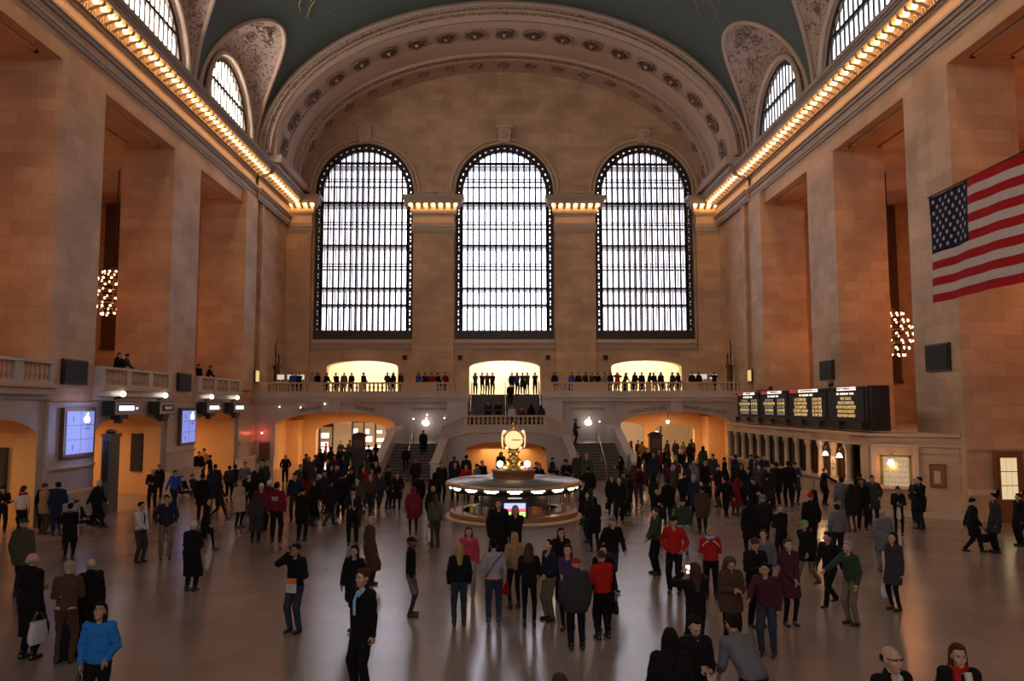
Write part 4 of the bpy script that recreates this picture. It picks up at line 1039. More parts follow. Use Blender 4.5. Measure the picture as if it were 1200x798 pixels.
for i, (h, ya, yb) in enumerate(heads):
    c = (ya + yb) / 2; L = ya - yb
    pn = MB().box(bx0 - .05, bx0, yb, ya, 3.62, 4.78).box(bx0 - .05, bx0, yb, ya, 4.8, 4.94).build('panel', M['panel'], t)
    hb = MB()
    if i < 3: hb.box(bx0 - .08, bx0 - .05, c + L * .25, ya - .1, 4.8, 4.93); hb.build('red_header', M['led_r'], pn)
    MB().box(bx0 - .075, bx0 - .05, c - L * .30, c + L * (.22 if i < 3 else .25), 4.80, 4.93).build('header_strip', M['led_w'], pn)
    text(h, .13, (bx0 - .08, c - L * .04, 4.865), (0, -1, 0), (0, 0, 1), M['led_r'] if i else M['black'], pn)
    text('TIME   DESTINATION   TRACK', .12, (bx0 - .06, c + L * .02, 4.66), (0, -1, 0), (0, 0, 1), M['led_w'], pn)
    for k, s in enumerate(rows_[i]):
        mm = (M['led_y'] if i > 1 or k % 2 else M['led_g'])
        wd = s.rsplit(' ', 1)
        text(s[:5].strip() + ' ' + s[5:].rsplit(' ', 1)[0] if i < 3 else s, .20 if i < 3 else .185, (bx0 - .06, c + L * (.18 if i < 3 else 0), 4.46 - .175 * k), (0, -1, 0), (0, 0, 1), mm, pn)
        if i < 3: text(s.rsplit(' ', 1)[1] + ' ON TIME', .20, (bx0 - .06, c - L * .27, 4.46 - .175 * k), (0, -1, 0), (0, 0, 1), mm, pn)
# two cameras on brackets above the board
for y, lb in ((41.5, 'small curved camera bracket above the middle of the departure board'), (33.9, 'small curved camera bracket above the near part of the departure board')):
    q = empty('camera_bracket', (TX + .3, y, 4.94), lb, 'security camera')
    MB().tube([(TX + .3, y + .5, 4.94), (TX + .25, y + .5, 5.15), (TX + .2, y + .2, 5.25), (TX + .1, y - .1, 5.2)], .03, 6).build('arm', M['black'], q); MB().sphere((TX + .1, y - .15, 5.12), .12, 8).build('dome', M['black'], q)

# ------------------------------------------------------------------ information booth with the clock
BX, BY = .06, 23.2
t = empty('information_booth', (BX, BY, 0), 'round marble and brass information booth in the middle of the hall', 'booth')
c0 = (BX, BY, 0)
MB().lathe([(1.84, 0), (1.84, .12), (1.8, .16), (1.8, .9), (1.84, .93)], c0, 56).build('marble_base', M['grey'], t)
MB().lathe([(1.84, .90), (2.0, .95), (2.0, 1.02), (1.7, 1.02)], c0, 56).build('counter', M['trim'], t)
MB().lathe([(1.88, 1.02), (1.88, 1.14), (1.82, 1.16), (1.5, 1.16)], c0, 56).build('wooden_ledge', M['wood'], t)
MB().lathe([(1.0, .0), (1.0, 1.9)], c0, 32).lathe([(.0, .75), (1.75, .75)], c0, 40).build('inner_core', M['bronze'], t)
for k in range(16):
    a = 2 * PI * k / 16 + PI / 16; MB().tube([(BX + 1.74 * math.cos(a), BY + 1.74 * math.sin(a), 1.15), (BX + 1.74 * math.cos(a), BY + 1.74 * math.sin(a), 1.78)], .022, 6).build('brass_post', M['brass'], t)
MB().lathe([(1.74, 1.72), (1.86, 1.74), (1.86, 1.90), (1.9, 1.92)], c0, 56).build('fascia', M['black'], t)
rf = MB().lathe([(1.74, 1.74), (1.9, 1.90), (1.98, 1.93), (1.98, 1.99), (1.9, 2.0), (1.88, 2.03), (1.5, 2.04), (1.48, 2.06), (1.05, 2.07), (1.03, 2.09), (.6, 2.10)], c0, 56)
rf.build('roof', [mat('roof_metal', (.38, .36, .34), .3, .7)], t)
MB().lathe([(1.985, 1.90), (2.0, 1.91), (2.0, 1.955), (1.985, 1.96)], c0, 56).build('roof_rim', M['gilt'], t)
MB().lathe([(.62, 2.08), (.62, 2.27), (.66, 2.29), (.66, 2.32), (0, 2.33)], c0, 32).build('drum', M['wood'], t)
for k in range(18):
    a = 2 * PI * k / 18 - PI / 2
    ex = Vector((math.cos(a), math.sin(a), 0)); ey = Vector((-ex.y, ex.x, 0)); p = Vector(c0) + ex * 1.865
    s = MB().obox(p + Vector((0, 0, 1.865)), ex * .015, ey * .20, (0, 0, .018)).obox(p + Vector((0, 0, 1.83)), ex * .015, ey * .13, (0, 0, .018)).build('light_slot', M['white_light'], t)
# counter screen, leaflets and till inside the glass
s = MB().box(BX - .36, BX + .36, BY - 1.80, BY - 1.62, 1.16, 1.80).build('screen_housing', M['black'], t)
g = MB(); zs = [(1.20, 1.32, (.35, .75, .2)), (1.32, 1.42, (.85, .1, .12)), (1.42, 1.56, (.35, .4, .95))]
for z0, z1, c in zs: MB().box(BX - .29, BX + .29, BY - 1.82, BY - 1.805, z0, z1).build('picture_band', emis('picture%d' % (z0 * 100), c, 1.8), s)
MB().box(BX - .22, BX + .22, BY - 1.82, BY - 1.80, 1.64, 1.74).build('name_plate', M['panel'], s); text('INFORMATION', .055, (BX, BY - 1.825, 1.69), (1, 0, 0), (0, 0, 1), M['led_w'], s)
rr = random.Random(5)
for k, (a, c) in enumerate([(-1.95, (.75, .7, .15)), (-2.35, (.5, .5, .52)), (-2.15, (.3, .36, .5)), (-1.2, (.6, .3, .1)), (-1.1, (.7, .15, .1)), (-1.32, (.3, .15, .3)), (-.62, (.8, .8, .78)), (-.5, (.75, .75, .75)), (-.32, (.3, .3, .9)), (-.25, (.7, .65, .2)), (-2.5, (.7, .68, .1)), (-1.0, (.12, .2, .1))]):
    r_ = 1.45; x, y = BX + r_ * math.cos(a), BY + r_ * math.sin(a)
    q = empty('leaflet_rack', (x, y, 1.16), ['yellow leaflet box left of the booth screen', 'grey leaflet rack far left in the booth', 'blue-grey leaflet rack left in the booth', 'orange leaflets right of the booth screen', 'red leaflets right of the booth screen', 'purple leaflets right of the booth screen', 'white paper stack at right in the booth', 'second white paper stack at right in the booth', 'blue lit leaflet display at the right end of the booth', 'yellow leaflet display at the right end of the booth', 'yellow cup-like box at the left end of the booth', 'dark green leaflet box in the booth'][k], 'leaflet rack')
    ex = Vector((math.cos(a), math.sin(a), 0)); ey = Vector((-ex.y, ex.x, 0)); h = rr.uniform(.10, .24)
    MB().obox((x, y, 1.16 + h / 2), ex * .05, ey * .09, (0, 0, h / 2)).build('rack', M['brass'], q); MB().obox(Vector((x, y, 1.16 + h / 2 + .03)) + ex * .055, ex * .006, ey * .075, (0, 0, h / 2)).build('leaflets', cloth(c, .5), q)
light('POINT', 'booth_lamp', (BX, BY - 1.3, 1.7), 9, (1, .8, .55), .15); light('POINT', 'booth_lamp', (BX - 1.2, BY - .5, 1.7), 7, (1, .8, .55), .15); light('POINT', 'booth_lamp', (BX + 1.2, BY - .5, 1.7), 7, (1, .8, .55), .15)
# the clock on the booth
t = empty('clock', (BX, BY, 2.33), 'gilded ball clock with four glowing dials on top of the booth', 'clock')
MB().lathe([(.34, 2.33), (.34, 2.38), (.24, 2.42), (.20, 2.5), (.26, 2.58), (.16, 2.66), (.12, 2.74), (.17, 2.8), (.2, 2.84), (.13, 2.87), (.15, 2.92), (.24, 2.96)], c0, 24).build('pedestal', M['gilt'], t)
MB().lathe([(.05, 2.9), (.22, 2.95), (.30, 3.05), (.33, 3.2), (.30, 3.35), (.2, 3.46), (.1, 3.5), (.13, 3.54), (.05, 3.6), (.045, 3.66), (0, 3.7)], c0, 24).build('ball', M['gilt'], t)
for k in range(4):
    a = -PI / 2 + PI / 2 * k; ex = Vector((math.cos(a), math.sin(a), 0)); ey = Vector((-ex.y, ex.x, 0)); cc = Vector((BX, BY, 3.2)) + ex * .27
    def disc(r, x0, x1): return MB().prism([cc + ex * x0 + ey * (r * math.cos(2 * PI * i / 36)) + Vector((0, 0, r * math.sin(2 * PI * i / 36))) for i in range(36)], ex * (x1 - x0))
    disc(.285, 0, .04).build('bezel', M['gilt'], t)
    dm = MB(); dm.grid([[cc + ex * (.04 + .05 * math.cos(q * PI / 12)) + (ey * math.cos(2 * PI * i / 36) + Vector((0, 0, math.sin(2 * PI * i / 36)))) * .262 * math.sin(q * PI / 12) for i in range(36)] for q in range(7)], 0, True, True)
    d = dm.build('dial', M['dial'], t); cc = cc + ex * .035
    hd = MB()
    hd.obox(cc + ex * .062 + ey * .09, ex * .006, ey * .12, (0, 0, .010)); hd.obox(cc + ex * .062 + ey * .05 + Vector((0, 0, -.004)), ex * .004, ey * .07, (0, 0, .012)); hd.obox(cc + ex * .062 - ey * .03, ex * .004, ey * .035, (0, 0, .010))
    for i in range(12):
        b = 2 * PI * i / 12; hd.obox(cc + ex * .058 + ey * .225 * math.cos(b) + Vector((0, 0, .225 * math.sin(b))), ex * .002, (ey * math.cos(b) + Vector((0, 0, math.sin(b)))) * .016, (ey * -math.sin(b) + Vector((0, 0, math.cos(b)))) * .004)
    hd.build('hands', M['bronze'], d)
for sx_ in (-1, 1):
    q = empty('globe_lamp', (BX + sx_ * .40, BY - .1, 2.33), '%s white globe lamp at the foot of the clock' % ('left' if sx_ < 0 else 'right'), 'lamp')
    MB().sphere((BX + sx_ * .40, BY - .1, 2.49), .095, 12).build('globe', M['globe'], q); MB().lathe([(.06, 0), (.04, .07)], (BX + sx_ * .40, BY - .1, 2.33), 10).build('base', M['brass'], q)
    for j in (-1, 1):
        x, z = BX + sx_ * (.17 + .06 * (j > 0)), 2.99 if j > 0 else 3.44
for i, (dx, dz, lb) in enumerate([(-.2, 2.97, 'tiny warm bulb under the clock ball, left'), (.2, 2.97, 'tiny warm bulb under the clock ball, right'), (-.27, 2.40, 'tiny amber lamp on the drum, left of the clock foot'), (.27, 2.40, 'tiny amber lamp on the drum, right of the clock foot'), (-.27, 3.44, 'tiny bulb at the upper left of the clock'), (.27, 3.44, 'tiny bulb at the upper right of the clock')]):
    q = empty('bulb', (BX + dx, BY - .24, dz - .03), lb, 'lamp'); MB().sphere((BX + dx, BY - .24, dz), .032, 8).build('glass', M['chand'] if i > 1 else M['globe'], q); MB().lathe([(.02, -.04), (.02, -.02)], (BX + dx, BY - .24, dz), 8).build('socket', M['brass'], q)

# dark kiosks in front of the two arches
for x, y, lb in ((-9.3, 50.2, 'dark cabinet standing before the left arch'), (9.6, 50.0, 'dark cabinet with pinkish panel standing before the right arch')):
    t = empty('cabinet', (x, y, 0), lb, 'cabinet')
    MB().box(x - .38, x + .38, y - .3, y + .3, 0, 2.25).build('body', M['black'], t); MB().lathe([(.5, 2.25), (.5, 2.33), (.3, 2.5), (0, 2.55)], (x, y, 0), 12).build('domed_top', M['bronze'], t)
    MB().box(x - .27, x + .27, y - .33, y - .3, 1.55, 2.1).build('panel', M['bronze2'], t)
# ------------------------------------------------------------------ people: bodies grown from smooth distance fields
def snet(V, mn, h):
    s = V < 0; nx, ny, nz = V.shape; cs = (nx - 1, ny - 1, nz - 1)
    cnt = np.zeros(cs, np.float32); acc = np.zeros(cs + (3,), np.float32)
    for ax in range(3):
        o = [a for a in range(3) if a != ax]
        for i in (0, 1):
            for j in (0, 1):
                s0 = [slice(0, -1)] * 3; s0[o[0]] = slice(i, cs[o[0]] + i); s0[o[1]] = slice(j, cs[o[1]] + j)
                s1 = list(s0); s1[ax] = slice(1, None)
                a, b = V[tuple(s0)], V[tuple(s1)]; m = (a < 0) != (b < 0)
                t = np.where(m, a / np.where(m, a - b, 1), 0)
                cnt += m; acc[..., ax] += t; acc[..., o[0]] += i * m; acc[..., o[1]] += j * m
    ok = cnt > 0; ids = np.full(cs, -1, np.int64); ids[ok] = np.arange(ok.sum())
    base = np.argwhere(ok); v = np.asarray(mn) + h * (base + acc[ok] / cnt[ok][:, None]); F = []
    for ax in range(3):
        b, c = [a for a in range(3) if a != ax]
        s0 = [slice(1, -1)] * 3; s0[ax] = slice(0, -1); s1 = list(s0); s1[ax] = slice(1, None)
        a0, a1 = s[tuple(s0)], s[tuple(s1)]; m = np.argwhere(a0 != a1)
        if not len(m): continue
        flip = a0[tuple(m.T)]; p = m.copy(); p[:, b] += 1; p[:, c] += 1
        def cell(db, dc):
            q = p.copy(); q[:, b] += db; q[:, c] += dc; return ids[tuple(q.T)]
        q = np.stack([cell(-1, -1), cell(0, -1), cell(0, 0), cell(-1, 0)], 1)
        if ax == 1: flip = ~flip
        q[~flip] = q[~flip][:, ::-1]; F.append(q)
    return v, np.concatenate(F)
class Fld:
    def __init__(s, mn, mx, h):
        s.mn = np.array(mn, float); s.h = h; n = np.ceil((np.array(mx) - s.mn) / h).astype(int) + 1
        g = [np.float32(s.mn[i]) + h * np.arange(n[i], dtype=np.float32) for i in range(3)]
        s.P = np.meshgrid(*g, indexing='ij'); s.d = None
    def cone(s, a, b, ra, rb, ky=1.0):
        X, Y, Z = s.P; a = np.array(a, float); b = np.array(b, float); d = b - a; L = max(1e-6, float(d @ d))
        t = np.clip(((X - a[0]) * d[0] + (Y - a[1]) * d[1] + (Z - a[2]) * d[2]) / L, 0, 1)
        return np.sqrt((X - a[0] - t * d[0]) ** 2 + ((Y - a[1] - t * d[1]) * ky) ** 2 + (Z - a[2] - t * d[2]) ** 2) - (ra + (rb - ra) * t)
    def ell(s, c, r):
        X, Y, Z = s.P; k = np.sqrt(((X - c[0]) / r[0]) ** 2 + ((Y - c[1]) / r[1]) ** 2 + ((Z - c[2]) / r[2]) ** 2); return (k - 1) * min(r)
    def add(s, e, k=.03):
        if s.d is None: s.d = e
        else:
            h = np.clip(.5 + .5 * (s.d - e) / k, 0, 1); s.d = s.d * (1 - h) + e * h - k * h * (1 - h)
        return s
    def sub(s, e, k=.01): h = np.clip(.5 - .5 * (s.d + e) / k, 0, 1); s.d = s.d * (1 - h) - e * h + k * h * (1 - h); return s
    def cut(s, e): s.d = np.maximum(s.d, e); return s
    def out(s):
        d = s.d
        for ax in range(3):
            for q in (0, -1):
                sl = [slice(None)] * 3; sl[ax] = q; d[tuple(sl)] = np.maximum(d[tuple(sl)], .01)
        return snet(d, s.mn, s.h)

def V3(*a): return np.array(a, float)
def unit(v): return v / max(1e-9, np.linalg.norm(v))
def ik(root, tgt, l1, l2, hint):
    d = tgt - root; D = min(np.linalg.norm(d), (l1 + l2) * .999); u = unit(d); tgt = root + u * D
    c = (l1 * l1 + D * D - l2 * l2) / (2 * D); h = math.sqrt(max(0, l1 * l1 - c * c)); n = hint - u * (hint @ u)
    return root + u * c + unit(n) * h, tgt
# head (local: centre of skull, face towards -Y)
def head_mesh():
    f = Fld((-.11, -.145, -.16), (.11, .13, .14), .0095)
    f.add(f.ell((0, .012, .022), (.074, .096, .094))); f.add(f.ell((0, -.028, -.045), (.056, .062, .078)), .03)
    f.add(f.cone((0, -.068, -.095), (0, -.05, -.09), .024, .03), .02)
    f.add(f.cone((0, -.092, .012), (0, -.112, -.026), .009, .0145), .012)
    f.add(f.cone((-.04, -.082, .026), (.04, -.082, .026), .011, .011), .012)
    f.add(f.cone((-.02, -.09, -.060), (.02, -.09, -.060), .0095, .0095), .008)
    for q in (-1, 1):
        f.sub(f.ell((q * .031, -.103, .006), (.018, .016, .012)), .012); f.add(f.ell((q * .077, .008, -.008), (.012, .02, .031)), .008); f.add(f.ell((q * .04, -.065, -.03), (.022, .022, .024)), .02)
    return f.out()
HEAD = head_mesh()
def hair_mesh(kind):
    f = Fld((-.17, -.16, -.42), (.17, .2, .2), .014)
    X, Y, Z = f.P
    if kind == 'short':
        f.add(f.ell((0, .022, .034), (.083, .103, .096))); f.cut(-(Y + .055 + (Z - .06) * .35)); f.cut(-(Z + .055)); f.add(f.ell((0, -.035, .095), (.06, .05, .03)), .02)
    elif kind == 'long':
        f.add(f.ell((0, .025, .034), (.092, .112, .10))); f.add(f.cone((0, .05, .0), (0, .075, -.26), .085, .075, 1.15), .04)
        for q in (-1, 1): f.add(f.cone((q * .072, .02, .0), (q * .10, -.005, -.25), .034, .036), .03)
        f.cut(-(Y + .022 + (np.maximum(Z, -.015) - .06) * .5)); f.add(f.ell((0, -.02, .10), (.065, .07, .03)), .02)
    elif kind == 'bun':
        f.add(f.ell((0, .024, .034), (.086, .106, .098))); f.add(f.ell((0, .12, .06), (.045, .045, .045)), .02); f.cut(-(Y + .055 + (Z - .06) * .35)); f.cut(-(Z + .05))
    elif kind == 'beanie':
        f.add(f.ell((0, .015, .055), (.088, .108, .098))); f.cut(-(Z - .028 + Y * .35)); f.add(f.cone((0, -.09, .045), (0, -.09, .046), .01, .01), .01)
    elif kind == 'cap':
        f.add(f.ell((0, .012, .05), (.088, .106, .088))); f.cut(-(Z - .038)); f.add(f.ell((0, -.115, .048), (.062, .06, .012)), .012)
    elif kind == 'hood':
        f.add(f.ell((0, .03, .02), (.115, .125, .125))); f.add(f.cone((0, .05, -.05), (0, .03, -.15), .11, .12), .04); f.cut(-(Y + .06 + (Z - .05) * .1)); f.sub(f.ell((0, -.03, .0), (.085, .1, .1)), .01)
    elif kind == 'bald':
        f.add(f.ell((0, .03, -.0), (.083, .095, .06))); f.cut(-(Y + .0)); f.cut(Z - .045); f.cut(-(Z + .06))
    elif kind == 'hoodback':
        f.add(f.cone((-.07, .06, -.16), (.07, .06, -.16), .06, .06)); f.add(f.ell((0, .09, -.17), (.09, .06, .06)), .03)
    return f.out()
HAIR = {k: hair_mesh(k) for k in ('short', 'long', 'bun', 'beanie', 'cap', 'hood', 'bald')}
# hands (local: wrist at origin, fingers along -Z, palm facing +X*side, thumb towards -Y)
def hand_mesh(side, curl):
    f = Fld((-.075, -.085, -.20), (.075, .06, .03), .0075)
    f.add(f.cone((0, 0, .01), (0, 0, -.04), .024, .026, .95)); s = -side
    for k in range(4): f.add(f.cone((0, -.026 + .018 * k, -.045), (s * .004, -.029 + .0195 * k, -.088), .0115, .0105), .012)
    g = f
    L = [.040, .046, .042, .033]
    for k in range(4):
        p = V3(s * .004, -.029 + .0195 * k, -.09); a1 = curl * .7; a2 = curl * 1.6
        q = p + V3(s * math.sin(a1), 0, -math.cos(a1)) * L[k]; r = q + V3(s * math.sin(a2), 0, -math.cos(a2)) * L[k] * .85
        e = np.minimum(f.cone(p, q, .0095, .0085), f.cone(q, r, .0085, .007)); f.d = np.minimum(f.d, e)
    p = V3(s * .004, -.026, -.022); q = V3(s * .022, -.052, -.052); r = V3(s * (.026 + .012 * curl), -.055, -.084)
    f.add(f.cone(p, q, .014, .0105), .008); f.add(f.cone(q, r, .0105, .0085), .004)
    return f.out()
HAND = {(s, c): hand_mesh(s, c) for s in (-1, 1) for c in (.35, 1.0)}

POSES = {
 # feet (x,y,z) right/left ; hands (wrist) right/left ; lean ; hips z ; head pitch, yaw ; curl
 'stand': dict(), 'wide': dict(fr=(-.15, .02, .075), fl=(.15, -.03, .075)),
 'walk': dict(fr=(-.08, -.34, .085), fl=(.08, .33, .13), hr=(-.24, .2, .86), hl=(.24, -.22, .9), lean=5, hip=.89),
 'walk2': dict(fr=(-.08, .30, .12), fl=(.08, -.28, .085), hr=(-.24, -.16, .9), hl=(.24, .14, .86), lean=4, hip=.90),
 'phone': dict(hr=(-.08, -.30, 1.16), hl=(.09, -.28, 1.12), pitch=32, lean=3), 'phone1': dict(hr=(-.12, -.32, 1.2), pitch=20),
 'call': dict(hr=(-.13, -.10, 1.52), eh=(-.45, -.35, -1), hl=(.17, -.22, 1.0)), 'pockets': dict(hr=(-.22, -.10, .98), hl=(.22, -.10, .98), curlv=1.0),
 'fold': dict(hr=(.10, -.24, 1.2), hl=(-.10, -.27, 1.17)), 'front': dict(hr=(-.03, -.24, .96), hl=(.04, -.24, .94)), 'back': dict(hr=(-.06, .17, .98), hl=(.06, .19, .98)),
 'photo': dict(hr=(-.10, -.34, 1.5), hl=(.10, -.33, 1.48), pitch=-3), 'carry': dict(hr=(-.22, .02, .84), hl=(.1, -.28, 1.1), curlv=1.0), 'bag': dict(hr=(-.25, .03, .80), hl=(.24, -.02, .86), curlv=1.0),
 'lookup': dict(pitch=-22, hr=(-.2, -.12, .92), hl=(.18, -.2, 1.0)), 'lean': dict(lean=32, hr=(-.16, -.55, .98), hl=(.16, -.55, .98), pitch=10), 'lean2': dict(lean=20, hr=(.05, -.48, 1.0), hl=(.2, -.46, .98), pitch=20),
 'reach': dict(hr=(-.2, -.5, 1.12), lean=6), 'sit': dict(hip=.50, fr=(-.12, -.45, .075), fl=(.12, -.48, .075), hr=(-.1, -.38, .66), hl=(.1, -.38, .66), lean=14),
 'crouch': dict(hip=.36, fr=(-.13, -.2, .075), fl=(.13, .08, .09), hr=(-.1, -.45, .55), hl=(.12, -.4, .5), lean=30, pitch=15), 'floor': dict(hip=.13, fr=(-.1, -.80, .09), fl=(.12, -.78, .09), hr=(-.1, -.3, .3), hl=(.1, -.32, .28), lean=-6),
 'bend': dict(lean=42, hr=(-.2, -.45, .75), hl=(.15, -.5, .8), pitch=10), 'side': dict(yaw=35, hr=(-.25, -.05, .86), hl=(.2, -.22, 1.0)), 'turn': dict(yaw=-35), 'step': dict(fr=(-.1, -.30, .26), fl=(.1, .06, .075), hip=.95, lean=6),
}
def skel(name):
    p = POSES[name]; hip = p.get('hip', .925); la = math.radians(p.get('lean', 0)); up = V3(0, -math.sin(la), math.cos(la))
    J = {'pel': V3(0, 0, hip)}; J['chest'] = J['pel'] + up * .37; J['neck'] = J['pel'] + up * .525
    lh = la * .35; uh = V3(0, -math.sin(lh), math.cos(lh)); J['head'] = J['neck'] + uh * .145 + V3(0, -.012, 0)
    J['up'] = up
    for s, n in ((-1, 'r'), (1, 'l')):
        h = J['pel'] + V3(s * .09, 0, -.02); ft = V3(*p.get('f' + n, (s * .11, 0.0, .075)))
        kn, an = ik(h, ft, .435, .42, V3(s * .12, -1, .25)); J['h' + n], J['k' + n], J['a' + n] = h, kn, an
        sh = J['pel'] + up * .475 + V3(s * .175, 0, 0); w_ = V3(*p.get('h' + n, (s * .245, -.04, .845)))
        if 'h' + n not in p: w_ = sh + V3(s * .06, -.04 , -.52)
        el, wr_ = ik(sh, w_, .285, .255, V3(*p['eh']) if ('eh' in p and n == 'r') else V3(s * .55, .75, -.35)); J['s' + n], J['e' + n], J['w' + n] = sh, el, wr_
    J['pitch'] = p.get('pitch', 0); J['yaw'] = p.get('yaw', 0); J['curl'] = p.get('curlv', .35)
    return J
def bounds(J, pad=.26):
    a = np.array([v for k, v in J.items() if isinstance(v, np.ndarray) and k != 'up']); mn = a.min(0) - pad; mx = a.max(0) + pad
    mn[2] = -.02; mx[2] = J['head'][2] + .0 ; return mn, mx
RES = .023
def rotm(p, y):
    p, y = math.radians(p), math.radians(y)
    Rx = np.array([[1, 0, 0], [0, math.cos(p), -math.sin(p)], [0, math.sin(p), math.cos(p)]]); Rz = np.array([[math.cos(y), -math.sin(y), 0], [math.sin(y), math.cos(y), 0], [0, 0, 1]])
    return Rz @ Rx
def to_mesh(name, parts, mats):
    v = np.concatenate([p[0] for p in parts]); f = []; mi = []; o = 0
    for vv, ff, m in parts: f.append(ff + o); mi += [m] * len(ff); o += len(vv)
    f = np.concatenate(f); me = bpy.data.meshes.new(name); me.vertices.add(len(v)); me.vertices.foreach_set('co', v.astype(np.float32).ravel())
    me.loops.add(f.size); me.loops.foreach_set('vertex_index', f.astype(np.int32).ravel()); me.polygons.add(len(f)); me.polygons.foreach_set('loop_start', np.arange(0, f.size, 4, dtype=np.int32))
    me.update(calc_edges=True); me.validate()
    for m in mats: me.materials.append(m)
    me.polygons.foreach_set('material_index', mi); me.polygons.foreach_set('use_smooth', [True] * len(f)); me.update()
    return me
def ball(c, r, sc=(1, 1, 1)):
    g = []; n = 6
    v = np.array([(c[0] + sc[0] * r * math.sin(PI * i / n) * math.cos(2 * PI * j / 8), c[1] + sc[1] * r * math.sin(PI * i / n) * math.sin(2 * PI * j / 8), c[2] + sc[2] * r * math.cos(PI * i / n)) for i in range(n + 1) for j in range(8)])
    return v, np.array([(i * 8 + j, i * 8 + (j + 1) % 8, (i + 1) * 8 + (j + 1) % 8, (i + 1) * 8 + j) for i in range(n) for j in range(8)])
def legs(f, J, e=0.0, k=.03):
    for n in 'rl':
        f.add(f.cone(J['h' + n], J['k' + n], .082 + e, .056 + e), k); f.add(f.cone(J['k' + n], J['a' + n], .054 + e, .038 + e), .02)
    f.add(f.cone(J['pel'] + V3(-.055, .01, .02), J['pel'] + V3(.055, .01, .02), .105 + e, .105 + e, 1.15), .05)
def torso(f, J, e=0.0, wide=1.0):
    up = J['up']; P_ = J['pel']
    for s in (-1, 1):
        f.add(f.cone(P_ + V3(s * .05, 0, .02), P_ + up * .20 + V3(s * .05, 0, 0), .105 + e, .092 + e, 1.2), .05)
        f.add(f.cone(P_ + up * .20 + V3(s * .05, 0, 0), P_ + up * .40 + V3(s * .075, 0, 0), .092 + e, .10 + e, 1.2), .05)
        f.add(f.cone(P_ + up * .44 + V3(s * .03, 0, 0), P_ + up * .465 + V3(s * .155, 0, 0), .062 + e, .052 + e), .05)
def arms(f, J, e=0.0, end=1.0):
    for n in 'rl':
        f.add(f.cone(J['s' + n], J['e' + n], .050 + e, .040 + e), .03); w_ = J['e' + n] + (J['w' + n] - J['e' + n]) * end
        f.add(f.cone(J['e' + n], w_, .040 + e, .029 + e * .9), .015)
_c = {}
def body(pose):
    if ('b', pose) in _c: return _c['b', pose]
    J = skel(pose); mn, mx = bounds(J); f = Fld(mn, mx, RES)
    torso(f, J, -.012); legs(f, J, -.006); arms(f, J, -.004)
    f.add(f.cone(J['neck'] - J['up'] * .06, J['head'] - V3(0, -.012, .05), .058, .05), .02)
    for n in 'rl': f.add(f.cone(J['a' + n] + V3(0, .02, -.02), J['a' + n] + V3(0, -.12, -.035), .035, .028), .02)
    v, q = f.out(); parts = [(v, q, 0)]
    R_ = rotm(J['pitch'], J['yaw']); H_ = J['head']
    parts.append((HEAD[0] @ R_.T + H_, HEAD[1], 0))
    for s in (-1, 1):
        b = ball((s * .031, -.088, .007), .0105, (1.2, .7, .7)); parts.append((b[0] @ R_.T + H_, b[1], 1))
        b = ball((s * .031, -.097, .029), .008, (2.2, .6, .5)); parts.append((b[0] @ R_.T + H_, b[1], 1))
    b = ball((0, -.099, -.060), .009, (2.3, .6, .7)); parts.append((b[0] @ R_.T + H_, b[1], 2))
    for s, n in ((-1, 'r'), (1, 'l')):
        d = unit(J['w' + n] - J['e' + n]); z = -d; y = V3(0, 1, 0) if abs(d[1]) < .8 else V3(0, 0, 1); y = unit(y - z * (y @ z)); x = np.cross(y, z)
        Rm = np.stack([x, y, z], 1); hm = HAND[s, J['curl']]; parts.append((hm[0] @ Rm.T + J['w' + n] - d * .005, hm[1], 0))
    me = to_mesh('body', parts, [M['skin0'], M['eye'], M['lip']]); _c['b', pose] = (me, J); return _c['b', pose]
